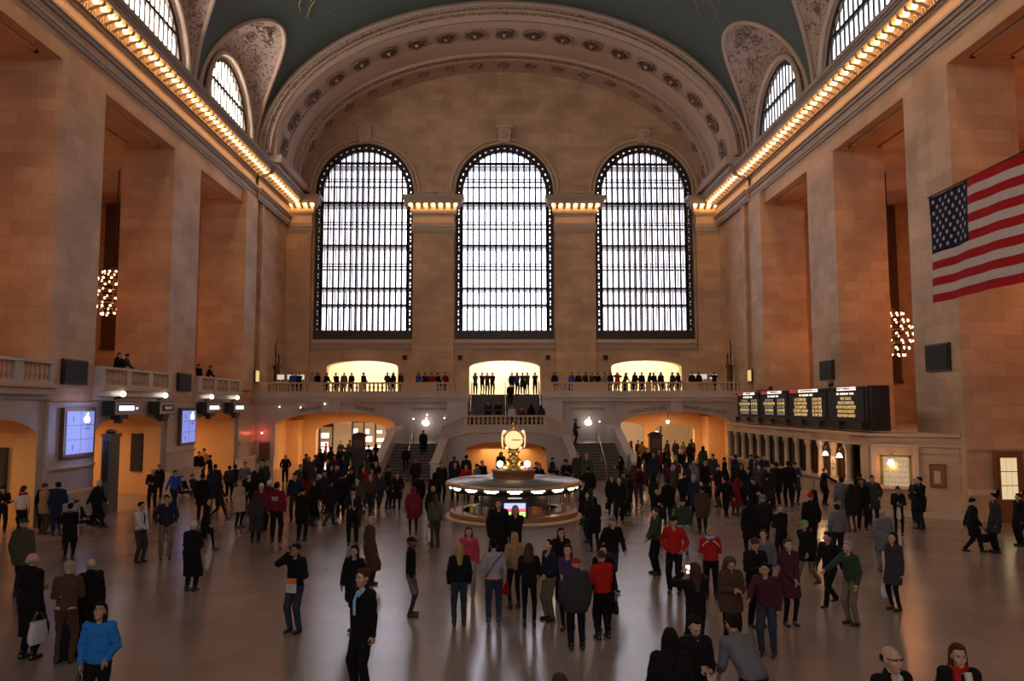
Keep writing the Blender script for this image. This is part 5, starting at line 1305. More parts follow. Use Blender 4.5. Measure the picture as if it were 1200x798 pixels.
def garment(kind, pose):
    if (kind, pose) in _c: return _c[kind, pose]
    J = body(pose)[1]; mn, mx = bounds(J); mx[2] = J['neck'][2] + .12; X = None
    if kind in ('trousers', 'jeans', 'shorts', 'leggings', 'tights'):
        mx[2] = J['pel'][2] + .22; f = Fld(mn, mx, RES); e = {'leggings': .004, 'tights': .004}.get(kind, .018)
        legs(f, J, e); f.d = f.d + (.0055 if e > .01 else .002) * np.sin(31 * f.P[2] + 15 * f.P[0]) * np.sin(17 * f.P[0] + 12 * f.P[1] - 7 * f.P[2]); f.cut(f.P[2] - (J['pel'][2] + (.12 if J['pel'][2] < .6 else .0))); f.cut(-(f.P[2] - (.07 if kind != 'shorts' else .50)))
    else:
        f = Fld(mn, mx, RES); e = {'shirt': .008, 'dress': .008, 'puffer': .022, 'jacket': .026, 'coat': .028, 'long': .03, 'parka': .034, 'blazer': .018}[kind]
        torso(f, J, e); arms(f, J, e * .8, 1.0 if kind != 'dress' else 0.02)
        hem = {'shirt': .02, 'puffer': -.02, 'jacket': -.06, 'coat': -.34, 'long': -.56, 'parka': -.22, 'dress': -.38, 'blazer': -.10}[kind] + J['pel'][2]
        if kind in ('coat', 'long', 'parka', 'dress'):
            km = (J['kr'] + J['kl']) / 2
            for s, n in ((-1, 'r'), (1, 'l')):
                f.add(f.cone(J['h' + n] + V3(0, 0, .05), J['k' + n] * .75 + km * .25 + V3(0, .0, -.02), .11 + e, .115 + e * 1.2), .08)
                if kind == 'long': f.add(f.cone(J['k' + n] * .8 + km * .2, J['a' + n] * .7 + km * .0 + J['k' + n] * .3, .115 + e, .12 + e), .08)
            f.add(f.cone(J['pel'], km, .13, .11 + e, .9), .08)
        if kind != 'dress': f.add(f.cone(J['neck'] - J['up'] * .06, J['neck'] - J['up'] * (.0 if kind != 'parka' else -.02), .075 + e * .4, .066 + e * .6), .02)
        if J['pel'][2] > .7: f.cut(-(f.P[2] - hem))
        f.sub(f.cone(J['neck'] + V3(0, -.02, -.02), J['neck'] + V3(0, -.04, .1), .048, .05), .01)
        if kind == 'blazer': f.sub(f.cone(J['chest'] + V3(0, -.18, -.10), J['neck'] + V3(0, -.09, -.02), .012, .06), .01)
        X, Y, Z = f.P
        if kind == 'puffer': f.d = f.d + .006 * np.cos(Z * 2 * PI / .105)
        elif kind not in ('shirt', 'dress'): f.d = f.d + .006 * np.sin(19 * Z + 11 * X + 2 * np.sin(9 * Y)) * np.sin(13 * X - 8 * Z + 6 * Y) + .003 * np.sin(41 * Z - 12 * X)
        else: f.d = f.d + .0035 * np.sin(25 * Z + 14 * X) * np.sin(15 * X + 8 * Y)
    v, q = f.out(); me = to_mesh(kind, [(v, q, 0)], [cloth((.02, .02, .02))]); _c[kind, pose] = me; return me
def shoe(pose, n):
    if ('shoe', pose, n) in _c: return _c['shoe', pose, n]
    J = body(pose)[1]; a = J['a' + n]; f = Fld(a - V3(.09, .24, .12), a + V3(.09, .12, .14), .014)
    k = a + V3(0, 0, -.03); f.add(f.cone(k + V3(0, .035, -.005), k + V3(0, -.15, -.008), .042, .038, 1)); f.add(f.cone(a + V3(0, .01, -.02), a + V3(0, .01, .05), .042, .044), .02); f.cut(-(f.P[2] - (a[2] - .075)))
    v, q = f.out(); me = to_mesh('shoe', [(v, q, 0)], [M['shoe']]); _c['shoe', pose, n] = me; return me
def hairm(kind, pose):
    if ('hair', kind, pose) in _c: return _c['hair', kind, pose]
    J = body(pose)[1]; R_ = rotm(J['pitch'] * (.75 if kind == 'long' else 1), J['yaw']); v, q = HAIR[kind]
    me = to_mesh('hair', [(v @ R_.T + J['head'], q, 0)], [cloth((.02, .015, .01))]); _c['hair', kind, pose] = me; return me
M['eye'] = mat('eye', (.03, .02, .02), .3); M['lip'] = mat('lip', (.35, .12, .10), .5); M['shoe'] = mat('shoe_leather', (.015, .013, .012), .35)
SK = [(.50, .30, .22), (.42, .24, .17), (.30, .16, .10), (.12, .06, .04)]
for i, c in enumerate(SK): M['skin%d' % i] = mat('skin_%d' % i, c, .5)
COL = dict(black=(.008, .0075, .009), dark=(.016, .014, .016), navy=(.015, .02, .045), charcoal=(.035, .034, .038), grey=(.13, .13, .15), lgrey=(.28, .28, .32), brown=(.07, .04, .025), tan=(.30, .20, .12), khaki=(.17, .125, .085), beige=(.42, .32, .25),
           white=(.55, .54, .58), blue=(.03, .09, .40), bright=(.02, .17, .55), red=(.38, .014, .014), maroon=(.16, .012, .02), pink=(.42, .05, .07), green=(.03, .05, .035), olive=(.06, .06, .035), denim=(.028, .04, .07), purple=(.05, .03, .10), cream=(.55, .48, .38), mustard=(.35, .20, .04),
           orange=(.60, .20, .04), blond=(.36, .22, .10), hbrown=(.06, .03, .015), hblack=(.008, .007, .007), hgrey=(.30, .28, .27), hwhite=(.55, .53, .52), teal=(.03, .14, .16), limegreen=(.10, .40, .10), skyblue=(.25, .50, .80), plum=(.06, .015, .03))
def person(loc, face, height, pose, top, tc, bot, bc, hair, hc, skin, label, group=None, slim=1.0):
    me, J = body(pose); s = height / 1.715
    o = bpy.data.objects.new('person', me); col.objects.link(o); o.location = loc; o.rotation_euler = (0, 0, math.radians(face)); o.scale = (s * slim, s * slim, s)
    o.material_slots[0].link = 'OBJECT'; o.material_slots[0].material = M['skin%d' % skin]
    tag(o, label, 'person', group)
    def part(name, m, c, mtl=None):
        p = bpy.data.objects.new(name, m); col.objects.link(p); p.parent = o
        p.material_slots[0].link = 'OBJECT'; p.material_slots[0].material = mtl or cloth(COL[c])
        return p
    part({'shirt': 'shirt', 'dress': 'dress', 'coat': 'coat', 'long': 'coat'}.get(top, 'jacket'), garment(top, pose), tc)
    if top == 'blazer': part('shirt', garment('shirt', pose), 'skyblue' if 'blue collar' in label else ('white' if 'suit' in label else 'lgrey'))
    part('trousers' if bot != 'shorts' else 'shorts', garment(bot, pose), bc)
    if bot == 'shorts': part('leggings', garment('tights', pose), 'charcoal')
    for n in 'rl': part('shoe', shoe(pose, n), None, M['shoe'])
    part({'beanie': 'hat', 'cap': 'cap', 'hood': 'hood'}.get(hair, 'hair'), hairm(hair, pose), hc)
    if hair in ('beanie', 'cap'): pass
    o['sx'] = 0; del o['sx']
    return o
# carried things ------------------------------------------------------
def bag_mesh(kind):
    if ('bag', kind) in _c: return _c['bag', kind]
    b = MB(); h = MB()
    if kind == 'shopping': w_, d_, z_, hz = .17, .06, .36, .5
    elif kind == 'handbag': w_, d_, z_, hz = .16, .055, .22, .42
    elif kind == 'backpack': w_, d_, z_, hz = .15, .08, .42, .5
    else: w_, d_, z_, hz = .2, .12, .55, .95
    rows = []
    for k in range(7):
        f = k / 6; e = .80 + .2 * math.sin(PI * min(1, f * 1.2 + .1)); rows.append([(w_ * e * math.copysign(abs(math.cos(a)) ** .5, math.cos(a)), d_ * e * math.copysign(abs(math.sin(a)) ** .5, math.sin(a)), z_ * f) for a in [2 * PI * q / 16 for q in range(16)]])
    b.grid(rows, 0, True, True); b.add(rows[0], [tuple(range(16))[::-1]], 0); b.add(rows[-1], [tuple(range(16))], 0)
    if kind == 'backpack':
        for q in (-1, 1): h.tube([(q * .09, d_ * .6, .40), (q * .1, d_ + .08, .44), (q * .11, d_ + .16, .3), (q * .1, d_ + .05, .05)], .014, 6)
    elif kind == 'suitcase':
        for q in (-.08, .08): h.tube([(q, 0, z_), (q, 0, hz)], .009, 6)
        h.tube([(-.09, 0, hz), (.09, 0, hz)], .014, 6)
        for q in (-.14, .14): b.lathe([(0, -.02), (.03, -.02), (.03, .02), (0, .02)], (q, 0, -.0), 8)
    else:
        for q in (-d_ * .5, d_ * .5): h.tube([(-w_ * .6, q, z_ - .01), (-w_ * .3, q * .5, hz - .03), (0, 0, hz), (w_ * .3, q * .5, hz - .03), (w_ * .6, q, z_ - .01)], .007, 6)
    _c['bag', kind] = (b.mesh('body', [M['black']], (0, 0, 0)), h.mesh('handle', [M['black']], (0, 0, 0))); return _c['bag', kind]
def bag(kind, loc, c, label, rz=0, s=1):
    cat = {'suitcase': 'suitcase', 'backpack': 'backpack'}.get(kind, 'bag'); nm = {'shopping': 'shopping_bag', 'handbag': 'handbag', 'backpack': 'backpack', 'suitcase': 'suitcase'}[kind]
    t = empty(nm, loc, label, cat, rz=math.radians(rz)); t.scale = (s, s, s); a, h = bag_mesh(kind)
    p = link('body', a, t); p.material_slots[0].link = 'OBJECT'; p.material_slots[0].material = cloth(COL[c], .6)
    q = link({'backpack': 'straps'}.get(kind, 'handle'), h, t); q.material_slots[0].link = 'OBJECT'; q.material_slots[0].material = cloth(COL[c] if kind != 'shopping' else COL['grey'], .6)
    return t
def at_hand(o, pose, n, dz=0):
    J = body(pose)[1]; w_ = J['w' + n] + unit(J['w' + n] - J['e' + n]) * .08
    return o.matrix_basis_world @ Vector(w_) if False else (Matrix.LocRotScale(o.location, o.rotation_euler, o.scale) @ Vector(w_)) + Vector((0, 0, dz))
def phone_at(o, pose, label, lit=False, n='r', c=None):
    p = at_hand(o, pose, n, .02)
    t = empty('phone', p, label, 'phone'); a = o.rotation_euler.z; ex = Vector((math.cos(a), math.sin(a), 0)); fy = Vector((-math.sin(a), math.cos(a), 0)); up = (Vector((0, 0, 1)) + fy * -.3).normalized(); nn = ex.cross(up).normalized()
    MB().obox(p, ex * .037, up * .07, nn * .005).build('case', M['black'], t)
    MB().obox(p - nn * .006 * (1 if nn.dot(fy) < 0 else -1), ex * .033, up * .063, nn * .001).build('display', M['logo'] if lit else M['panel'], t)

# ------------------------------------------------------------------ who stands where: (px, head top py, feet py or 0, facing, pose, top, colour, legs, colour, hair, colour, skin, height, label, extra)
def place(px, t, f, h, z=0.0):
    if f:
        g = on_z(px, f, z); d = math.hypot(g.x - CX, g.y)
        # height from the head line over the feet
        r = ray(px, t); k = g.y / r.y; hh = CH + r.z * k - z
        return g, max(1.55, min(1.88, hh)) if h is None else h
    g = on_z(px, t, z + (h or 1.7)); return Vector((g.x, g.y, z)), h or 1.7
PEOPLE = []
TABLE = """\
32|648|773|160|carry|long|black|trousers|black|bald|hgrey|0||heavy balding man in long black overcoat at lower left carrying a white plastic bag|shopping:r:white:white plastic bag in the hand of the balding man at lower left
75|658|777|190|phone|blazer|brown|trousers|brown|short|hgrey|0||man in brown jacket and brown trousers at lower left, back to us, listening
98|656|765|235|bag|coat|black|trousers|black|bald|hgrey|0||tall bald man in black coat behind the brown-jacketed man at lower left|suitcase:l:black:black suitcase in front of the bald man at lower left
118|706|0|8|lookup|puffer|bright|trousers|black|long|hblack|1|1.62|woman in bright blue puffer jacket with long dark hair, looking up, bottom left|handbag:r:black:big black bag held by the woman in the bright blue jacket
28|608|0|175|stand|parka|olive|trousers|dark|cap|charcoal|0|1.7|person in olive-brown parka and dark cap seen from behind, left edge
80|601|657|185|stand|dress|black|leggings|black|short|hblack|0||woman in black dress coat from behind with grey scarf, left side
82|586|650|200|bend|shirt|lgrey|trousers|dark|short|hgrey|0|1.72|man in pale grey-blue shirt bending forward, left side
112|561|618|85|walk|long|black|trousers|black|short|hwhite|0||white-haired man in long black coat striding right before the grey kiosk
92|585|0|75|floor|jacket|dark|trousers|black|short|hbrown|0|1.7|person sitting on the floor with legs stretched out by the nearer left plinth
66|565|628|200|stand|coat|navy|trousers|navy|short|hblack|0||person in long navy coat at the right end of the far-left group
50|567|626|150|front|parka|tan|trousers|brown|beanie|maroon|0||person in tan coat and dark red hat in the far-left group
34|583|627|180|stand|shirt|white|trousers|black|short|hbrown|0||person in white top with red scarf in the far-left group
38|569|618|20|stand|coat|dark|trousers|black|short|hblack|1||person in dark coat behind the white-topped one, far-left group
4|566|622|30|stand|coat|black|trousers|black|short|hblack|0||person in black coat cut by the left edge of the view
14|568|622|330|fold|jacket|black|trousers|black|short|hbrown|0||person in short black jacket second from the left edge
23|571|623|40|phone|jacket|dark|trousers|dark|short|hblack|1||person in dark jacket looking down, third from the left edge
163|588|659|70|front|shirt|white|trousers|charcoal|short|hblack|1||man in white shirt and dark tie with charcoal trousers, turned right
193|580|655|25|pockets|jacket|navy|trousers|khaki|short|hblack|1||man in dark navy sweater and khaki trousers facing us, left
223|611|693|165|phone|long|black|trousers|black|short|hwhite|0||white-haired man in long black overcoat looking down, back to us, left foreground
178|549|598|10|phone|jacket|dark|trousers|dark|bald|hgrey|0||bald man in dark jacket and pale shirt before the middle left passage
185|545|585|30|stand|coat|black|trousers|black|short|hblack|0||man in black coat just behind the bald man by the middle left passage
203|550|597|55|walk|jacket|blue|trousers|navy|short|hblack|1||man in bright blue jacket walking right near the left wall
214|557|577|60|floor|jacket|black|trousers|black|short|hblack|0|1.7|person in black sitting on the floor by the farther left plinth, left one
227|555|577|80|floor|jacket|navy|trousers|black|short|hbrown|0|1.7|person in navy sitting on the floor by the farther left plinth, right one
232|526|566|30|stand|jacket|black|trousers|black|short|hblack|0|1.72|person in black inside the far left passage, leftmost there
238|520|562|330|stand|jacket|mustard|trousers|dark|short|hblack|0|1.78|person in mustard jacket inside the far left passage
246|530|572|300|reach|jacket|black|trousers|navy|short|hblack|0|1.7|person in black leaning sideways in the far left passage
236|555|611|190|bag|coat|black|trousers|black|short|hblack|0||man in black coat with a bag before the far left passage|handbag:r:dark:dark bag of the black-coated man before the far left passage
251|544|592|190|stand|coat|navy|trousers|navy|short|hblack|0||tall person in navy coat before the far left passage
256|565|608|100|walk|coat|dark|leggings|black|hood|dark|0||hooded woman in dark coat striding right, left of the beige coat
268|546|587|185|stand|jacket|charcoal|trousers|black|short|hblack|0||left one of a dark pair by the far left pier
275|547|585|185|stand|jacket|black|trousers|black|short|hblack|0||right one of a dark pair by the far left pier
286|541|588|10|stand|shirt|grey|trousers|dark|short|hbrown|0||person in grey top near the red wall lamp
291|554|604|0|front|blazer|black|trousers|black|short|hblack|0||man in black suit and tie facing us, right of the beige coat
279|563|618|60|stand|coat|beige|leggings|black|short|blond|0||blond woman in light beige coat, left middle of the hall
301|544|598|350|stand|jacket|dark|trousers|dark|bald|hgrey|0||bald pink-faced man in dark jacket left of the notice board
307|536|590|0|stand|jacket|green|trousers|dark|short|hblack|0||man in dark green jacket below the notice board
305|567|625|10|stand|jacket|maroon|trousers|dark|beanie|white|0||person in maroon jacket with white-banded hat, left crowd
313|563|622|170|stand|jacket|charcoal|trousers|dark|short|hwhite|0||white-haired person in charcoal jacket, left crowd
323|565|636|178|stand|jacket|maroon|trousers|black|short|hblack|1||man in maroon jacket seen from behind with printed emblem on his back
299|575|636|182|stand|long|charcoal|trousers|black|long|hbrown|0||woman in long charcoal coat from behind, left of the maroon jacket
240|585|646|100|walk2|coat|black|leggings|black|long|hblack|0||woman in black coat walking right with a dark red bag|handbag:l:maroon:dark red bag beside the walking woman in black at left
353|572|635|170|front|coat|black|trousers|black|beanie|black|1||person in black coat and black hat from behind, left centre
345|637|741|335|call|jacket|black|trousers|denim|short|hblack|2||man in black jacket and jeans making a phone call
413|571|638|5|phone|blazer|dark|trousers|black|short|hblack|1||man in dark blazer and pale shirt reading his phone, left centre
399|553|608|190|walk|coat|black|trousers|black|short|hblack|0||man in black walking away pulling a wheeled suitcase|suitcase:r:black:black wheeled suitcase on the floor left of centre
433|605|685|120|stand|long|brown|trousers|dark|short|hgrey|0||person in long brown coat, left centre of the hall
415|648|735|345|walk2|coat|black|leggings|black|long|hblack|1||woman in black coat with long dark hair walking towards us
424|690|817|320|bag|blazer|black|trousers|black|short|hbrown|0|1.82|man in black suit with blue collar in the foreground, looking left
481|634|722|92|stand|jacket|black|shorts|grey|cap|black|3||young man in black hoodie and patterned shorts over leggings, facing right
465|559|600|10|pockets|coat|black|leggings|black|short|hbrown|0||woman in black coat before the foot of the left steps
444|553|598|20|walk|coat|charcoal|leggings|black|long|hbrown|0||woman in charcoal coat walking, left of the left steps
434|561|602|350|walk2|jacket|brown|trousers|navy|long|blond|0||fair-haired woman in brown jacket beside the charcoal coat
484|573|627|185|stand|coat|maroon|leggings|black|hood|maroon|0||woman in dark red cape from behind, left of the booth
490|556|604|180|stand|parka|black|trousers|black|short|hblack|0||broad person in black parka before the left steps
509|554|605|200|stand|coat|black|trousers|black|long|hblack|0||woman in black coat left of the booth roof
517|541|588|30|stand|jacket|dark|trousers|dark|short|hbrown|0||person in dark jacket just left of the booth, upper left one
526|541|588|350|stand|jacket|navy|trousers|dark|short|hbrown|0||person in navy jacket behind the left edge of the booth roof
504|577|626|180|stand|coat|black|trousers|navy|short|blond|0||blond person in black from behind beside the booth
517|580|642|200|bag|jacket|olive|trousers|brown|long|hbrown|0||woman in olive jacket and brown trousers at the left end of the booth|shopping:l:white:white triangular bag hanging beside the olive-jacketed woman
546|542|590|0|stand|jacket|red|trousers|dark|short|hblack|0|1.7|person in bright red jacket behind the booth, left
558|541|588|60|phone|jacket|grey|trousers|dark|short|hbrown|0|1.65|person in grey jacket bending over behind the booth
565|536|582|20|stand|jacket|black|trousers|black|bun|hblack|0|1.66|woman in black with hair bun behind the booth
532|536|575|200|stand|jacket|dark|trousers|dark|short|hbrown|0|1.7|left one of a dark pair standing by the low arch
540|534|575|160|stand|jacket|navy|trousers|dark|short|hblack|0|1.75|right one of a dark pair standing by the low arch
586|533|578|10|lean|parka|charcoal|trousers|dark|hood|brown|0|1.75|person with brown fur hood behind the booth, left of the clock foot
612|538|585|0|stand|jacket|grey|trousers|dark|short|hblack|0|1.66|person behind the booth just right of the clock
622|539|585|20|stand|jacket|dark|trousers|dark|short|hbrown|0|1.66|second person behind the booth right of the clock
632|536|588|0|stand|coat|black|trousers|maroon|long|hblack|0|1.66|woman in black with red below, behind the booth at right
645|537|580|60|sit|jacket|charcoal|trousers|black|short|hblack|0|1.7|person sitting against the marble wall right of the booth, left one
661|537|580|320|sit|jacket|lgrey|trousers|grey|short|hbrown|0|1.7|person in light grey sitting by the marble wall right of the booth
664|535|582|0|phone|jacket|black|trousers|black|short|hblack|1|1.7|person in black holding white paper by the right steps
549|621|703|5|stand|jacket|pink|trousers|lgrey|long|hbrown|0||woman in raspberry pink jacket with long hair facing us, centre
538|648|734|188|stand|jacket|black|jeans|denim|long|blond|0||fair-haired woman in black jacket, jeans and boots from behind, centre
573|632|733|182|stand|shirt|lgrey|jeans|denim|bun|hblack|1||woman in pale grey sweater and jeans with crossbody strap, from behind
584|602|668|5|stand|long|black|trousers|black|short|hbrown|0|1.8|man in black overcoat facing us directly before the booth
604|605|672|0|front|jacket|black|leggings|black|long|blond|0|1.68|blond woman in black cardigan over grey top before the booth
620|640|735|170|phone|jacket|black|leggings|black|long|hbrown|0||woman with long brown hair in black jacket and leggings from behind, centre
603|648|713|200|stand|jacket|tan|leggings|dark|long|blond|0||woman in patterned tan jacket partly hidden in the centre group|handbag:l:red:red handbag in the centre group
641|635|728|300|lookup|blazer|navy|trousers|khaki|short|hblack|0||man in navy blazer and khaki trousers looking up to the left
658|624|705|10|stand|jacket|black|trousers|black|long|hblack|0||woman in black with long dark hair behind the navy dress
666|638|739|340|front|dress|purple|leggings|dark|long|hbrown|0||woman in sleeveless navy dress with bare arms and boots
676|657|762|185|stand|parka|charcoal|trousers|black|cap|red|0||person in red cap and dark grey parka from behind
707|656|749|200|phone|jacket|red|trousers|black|short|hbrown|0||person in bright red jersey from behind
702|641|741|10|bag|coat|black|trousers|black|long|hblack|0||woman in black coat with long dark hair behind the red jersey|handbag:l:dark:dark brown handbag right of the red jersey
717|603|690|20|walk|jacket|black|jeans|denim|cap|grey|0||man in grey cap, black jacket and jeans walking towards us
676|587|646|190|phone|coat|black|leggings|black|long|hblack|0||woman in long black coat reading a paper at the right end of the booth
690|580|636|290|stand|jacket|black|jeans|denim|long|hblack|0||woman in black jacket and jeans facing the booth from the right
684|565|615|300|stand|blazer|black|trousers|black|short|hbrown|0||man in suit behind the right edge of the booth
690|547|600|185|stand|jacket|black|trousers|brown|short|hblack|0||broad man in black jacket before the right steps
677|530|575|20|stand|coat|green|trousers|dark|short|hgrey|0||grey-haired person in dark green coat by the right steps, left one
688|530|577|340|stand|coat|olive|trousers|dark|short|hgrey|0||grey-haired person in olive coat by the right steps, right one
674|491|520|90|phone|coat|navy|trousers|black|short|hblack|0|1.72|man in dark coat standing on the right side landing|:1.94
533|484|508|90|step|shirt|white|trousers|black|short|hblack|2|1.7|man in white shirt going up from the left side landing|:1.95
496|517|555|180|step|long|black|trousers|dark|short|hblack|0|1.75|person in long black coat climbing the left steps|S:46.3
479|540|575|185|step|jacket|black|trousers|black|short|hblack|0|1.7|person in black low on the left steps, left one|S:44.9
487|546|578|190|stand|jacket|dark|trousers|dark|beanie|red|0|1.68|person with red hat at the foot of the left steps
553|480|500|330|stand|jacket|grey|trousers|dark|beanie|red|0|1.6|child with red hat leaning at the left end of the landing balustrade|:2.78
572|476|498|0|sit|jacket|charcoal|trousers|dark|short|hblack|0|1.7|left one of two people sitting on the upper steps|U:51.4
584|477|498|0|sit|jacket|dark|trousers|dark|short|hbrown|0|1.7|right one of two people sitting on the upper steps|U:51.4
598|462|488|0|stand|jacket|black|trousers|black|short|hblack|0|1.6|dark figure standing halfway up the upper steps|U:52.6
600|475|498|10|stand|shirt|white|trousers|dark|short|hblack|0|1.6|person in white shirt behind the landing balustrade|:2.78
606|477|498|0|stand|jacket|maroon|trousers|dark|short|hblack|0|1.6|person in maroon beside the white shirt on the central landing|:2.78
619|474|498|180|stand|parka|black|trousers|black|hood|black|0|1.7|left one of two hooded figures on the central landing|:2.78
629|475|498|180|stand|parka|charcoal|trousers|black|hood|charcoal|0|1.7|right one of two hooded figures on the central landing|:2.78
717|557|606|10|stand|coat|black|leggings|black|long|hblack|0||woman in black fur coat, right of the booth|handbag:r:black:black shoulder bag of the woman in fur right of the booth
726|560|612|0|stand|coat|black|trousers|black|bald|hgrey|0||bald man in black coat facing us, right of the booth
735|560|603|190|stand|coat|dark|trousers|black|short|hblack|0||person in dark coat right behind the bald man
749|545|593|178|stand|jacket|maroon|jeans|denim|short|hblack|0||man in dark red jacket from behind with black backpack|backpack:b:black:black backpack on the dark red jacket
743|545|590|180|stand|jacket|green|trousers|dark|hood|green|0||person in dark green hood beside the dark red jacket
770|571|628|10|phone|coat|black|leggings|black|long|hblack|0||woman in black in the dark group right of the booth
783|567|614|190|stand|parka|black|trousers|navy|short|hblack|0||large man in black parka from behind, right of centre
770|595|673|285|front|jacket|green|trousers|black|short|hbrown|0||man in dark green jacket facing left, right of centre
791|605|695|335|pockets|jacket|red|trousers|black|cap|black|0||man in red jacket with black front and black cap, right of centre
801|585|650|180|stand|jacket|green|trousers|lgrey|cap|black|0||person in green-grey jacket and pale trousers from behind
824|570|626|180|stand|coat|brown|trousers|black|short|hblack|0||man in brown coat from behind, walking away at right
852|558|608|185|walk|jacket|black|trousers|black|short|hblack|0||man in black jacket walking away, right of the brown coat
834|620|702|170|phone|jacket|red|trousers|black|short|blond|0||person in red and white sports jacket with pale blue collar from behind
817|681|790|190|photo|jacket|black|leggings|black|long|hbrown|0|1.7|woman with brown hair in black holding up a lit phone, foreground|P:lit phone held up by the woman in black, foreground right
812|721|0|15|phone|jacket|black|trousers|navy|long|hblack|0|1.66|woman in black with dark scarf looking down at her phone, bottom right
785|737|0|170|stand|coat|black|trousers|black|long|hblack|0|1.7|woman in black coat from behind with brown shoulder bag, bottom|handbag:l:brown:brown bag of the woman in black at the bottom
882|740|0|200|bend|jacket|grey|trousers|dark|short|hblack|1|1.7|dark-haired person in grey jacket stooping with black backpack, bottom right
857|661|760|10|phone|parka|brown|trousers|black|hood|brown|0||woman with fur-trimmed hood in the embracing pair, right foreground
868|661|763|330|reach|jacket|plum|jeans|denim|short|hblack|1||man in plum jacket leaning to the fur hood, right foreground
886|630|734|10|phone|jacket|black|trousers|black|short|hbrown|0||man in black jacket holding white papers behind the plum jacket
897|633|707|330|stand|jacket|grey|trousers|dark|short|hbrown|0||person in grey behind the papers, right foreground
916|632|734|10|front|coat|plum|leggings|black|long|hbrown|0||woman in dark plum coat with long hair and leggings, right foreground
947|608|688|300|walk|parka|black|trousers|khaki|cap|limegreen|0||man with lime green cap, black parka and khaki trousers walking
983|592|660|180|stand|jacket|grey|trousers|dark|short|hblack|0||person in blue-grey hooded jacket from behind, right
974|633|710|300|walk2|jacket|black|trousers|black|short|hblack|1||man in black walking with a glowing phone, right|P:glowing phone of the man in black at right
1000|634|732|290|reach|jacket|green|trousers|khaki|short|hgrey|0||grey-haired man in dark green jacket and khaki trousers walking left
1037|602|670|175|stand|coat|grey|trousers|grey|beanie|beige|0||woman in pale grey coat and beige hat from behind, right
1050|624|715|290|bag|coat|charcoal|leggings|black|long|hblack|0||woman in dark grey coat with very long black hair at right|shopping:r:white:white shopping bag before the woman with long black hair
952|578|648|180|stand|jacket|black|trousers|black|beanie|red|0||man with bright red beanie and black jacket from behind
917|593|662|200|phone|jacket|black|trousers|black|cap|grey|0||man in grey cap and black jacket from behind, right
880|586|655|180|stand|coat|black|trousers|black|long|hblack|0||woman in black coat with long dark hair from behind, right of centre
896|580|650|185|stand|jacket|dark|trousers|dark|beanie|grey|0||person with grey knit hat and slung bag from behind|shopping:l:dark:dark slung bag of the person with grey knit hat
932|541|591|10|phone|coat|navy|leggings|black|short|hbrown|0||woman in navy coat before the ticket windows
911|541|596|190|stand|coat|black|trousers|black|short|hblack|0||man in black coat, left one of three by the ticket windows
925|540|594|180|stand|jacket|black|trousers|black|short|hblack|0||man in black jacket between two others by the ticket windows
883|559|615|20|phone|jacket|black|trousers|black|beanie|plum|0||person in black with plum hat, right crowd
890|544|592|0|stand|parka|olive|trousers|dark|short|hbrown|0||person in olive parka, right crowd
966|551|592|90|reach|coat|black|trousers|black|short|hbrown|0||person in black leaning on the ticket counter|suitcase:l:black:black suitcase by the ticket counter
988|559|620|180|stand|jacket|grey|trousers|lgrey|short|hblack|0||person in grey jacket queueing at the lit ticket window
998|567|623|185|stand|coat|dark|leggings|brown|long|hblack|0||woman in dark coat and brown tights queueing at the tickets
1008|560|621|350|stand|jacket|black|trousers|black|short|hblack|2||stout man in black facing us before the ticket office
1024|557|616|340|pockets|coat|charcoal|trousers|navy|short|hbrown|0||man in charcoal coat turned left before the ticket office
1043|554|603|178|front|jacket|black|trousers|khaki|short|hblack|0||man in black jacket and khaki trousers at the corner window
1054|572|627|340|phone|jacket|black|leggings|black|bun|hbrown|0||woman in black holding a small white bag at the corner window|shopping:r:white:small white bag of the woman at the corner window
1080|559|620|280|fold|coat|black|trousers|navy|short|hblack|0||tall man in black coat beside the ticket office corner
1075|563|612|320|stand|jacket|charcoal|trousers|dark|short|hgrey|0||man in charcoal hidden behind the tall man by the ticket office
1141|586|648|80|walk2|coat|black|trousers|black|beanie|black|0||person in black with woolly hat leaning towards a taller man, right|handbag:r:black:black bag at the right edge near the lit door
1165|578|648|260|stand|coat|charcoal|trousers|black|short|hblack|0||tall man in charcoal coat before the lit door, right
1197|583|640|270|stand|coat|black|trousers|black|short|hblack|0||person in black coat cut by the right edge
1043|757|0|20|stand|blazer|black|trousers|black|bald|hblack|0|1.76|bald man with glasses in black suit and pale tie, bottom right
1122|755|0|350|stand|jacket|black|trousers|dark|long|hbrown|0|1.64|woman with long brown hair and red plaid scarf, bottom right corner
656|791|0|180|stand|jacket|dark|trousers|dark|short|hbrown|0|1.7|person whose head top just shows at the bottom centre
334|533|567|10|pockets|jacket|black|trousers|black|short|hgrey|0||grey-haired man in black standing alone at the left arch
"""
def step_z(kind, y):
    if kind == 'S': return max(0, math.floor((y - 44.3) / 3.3 * 12) + 1) * 1.94 / 12
    return 2.78 + max(0, math.floor((y - 50.3) / .3) + 1) * .18333
occupied = [(x + a, y + b, 0) for x, y in ((-9.3, 50.2), (9.6, 50)) for a in (-.35, 0, .35) for b in (-.3, .3)]
def on_x(px, py, x):
    d = ray(px, py); k = (x - CX) / d.x
    return Vector((x, d.y * k, CH + d.z * k))
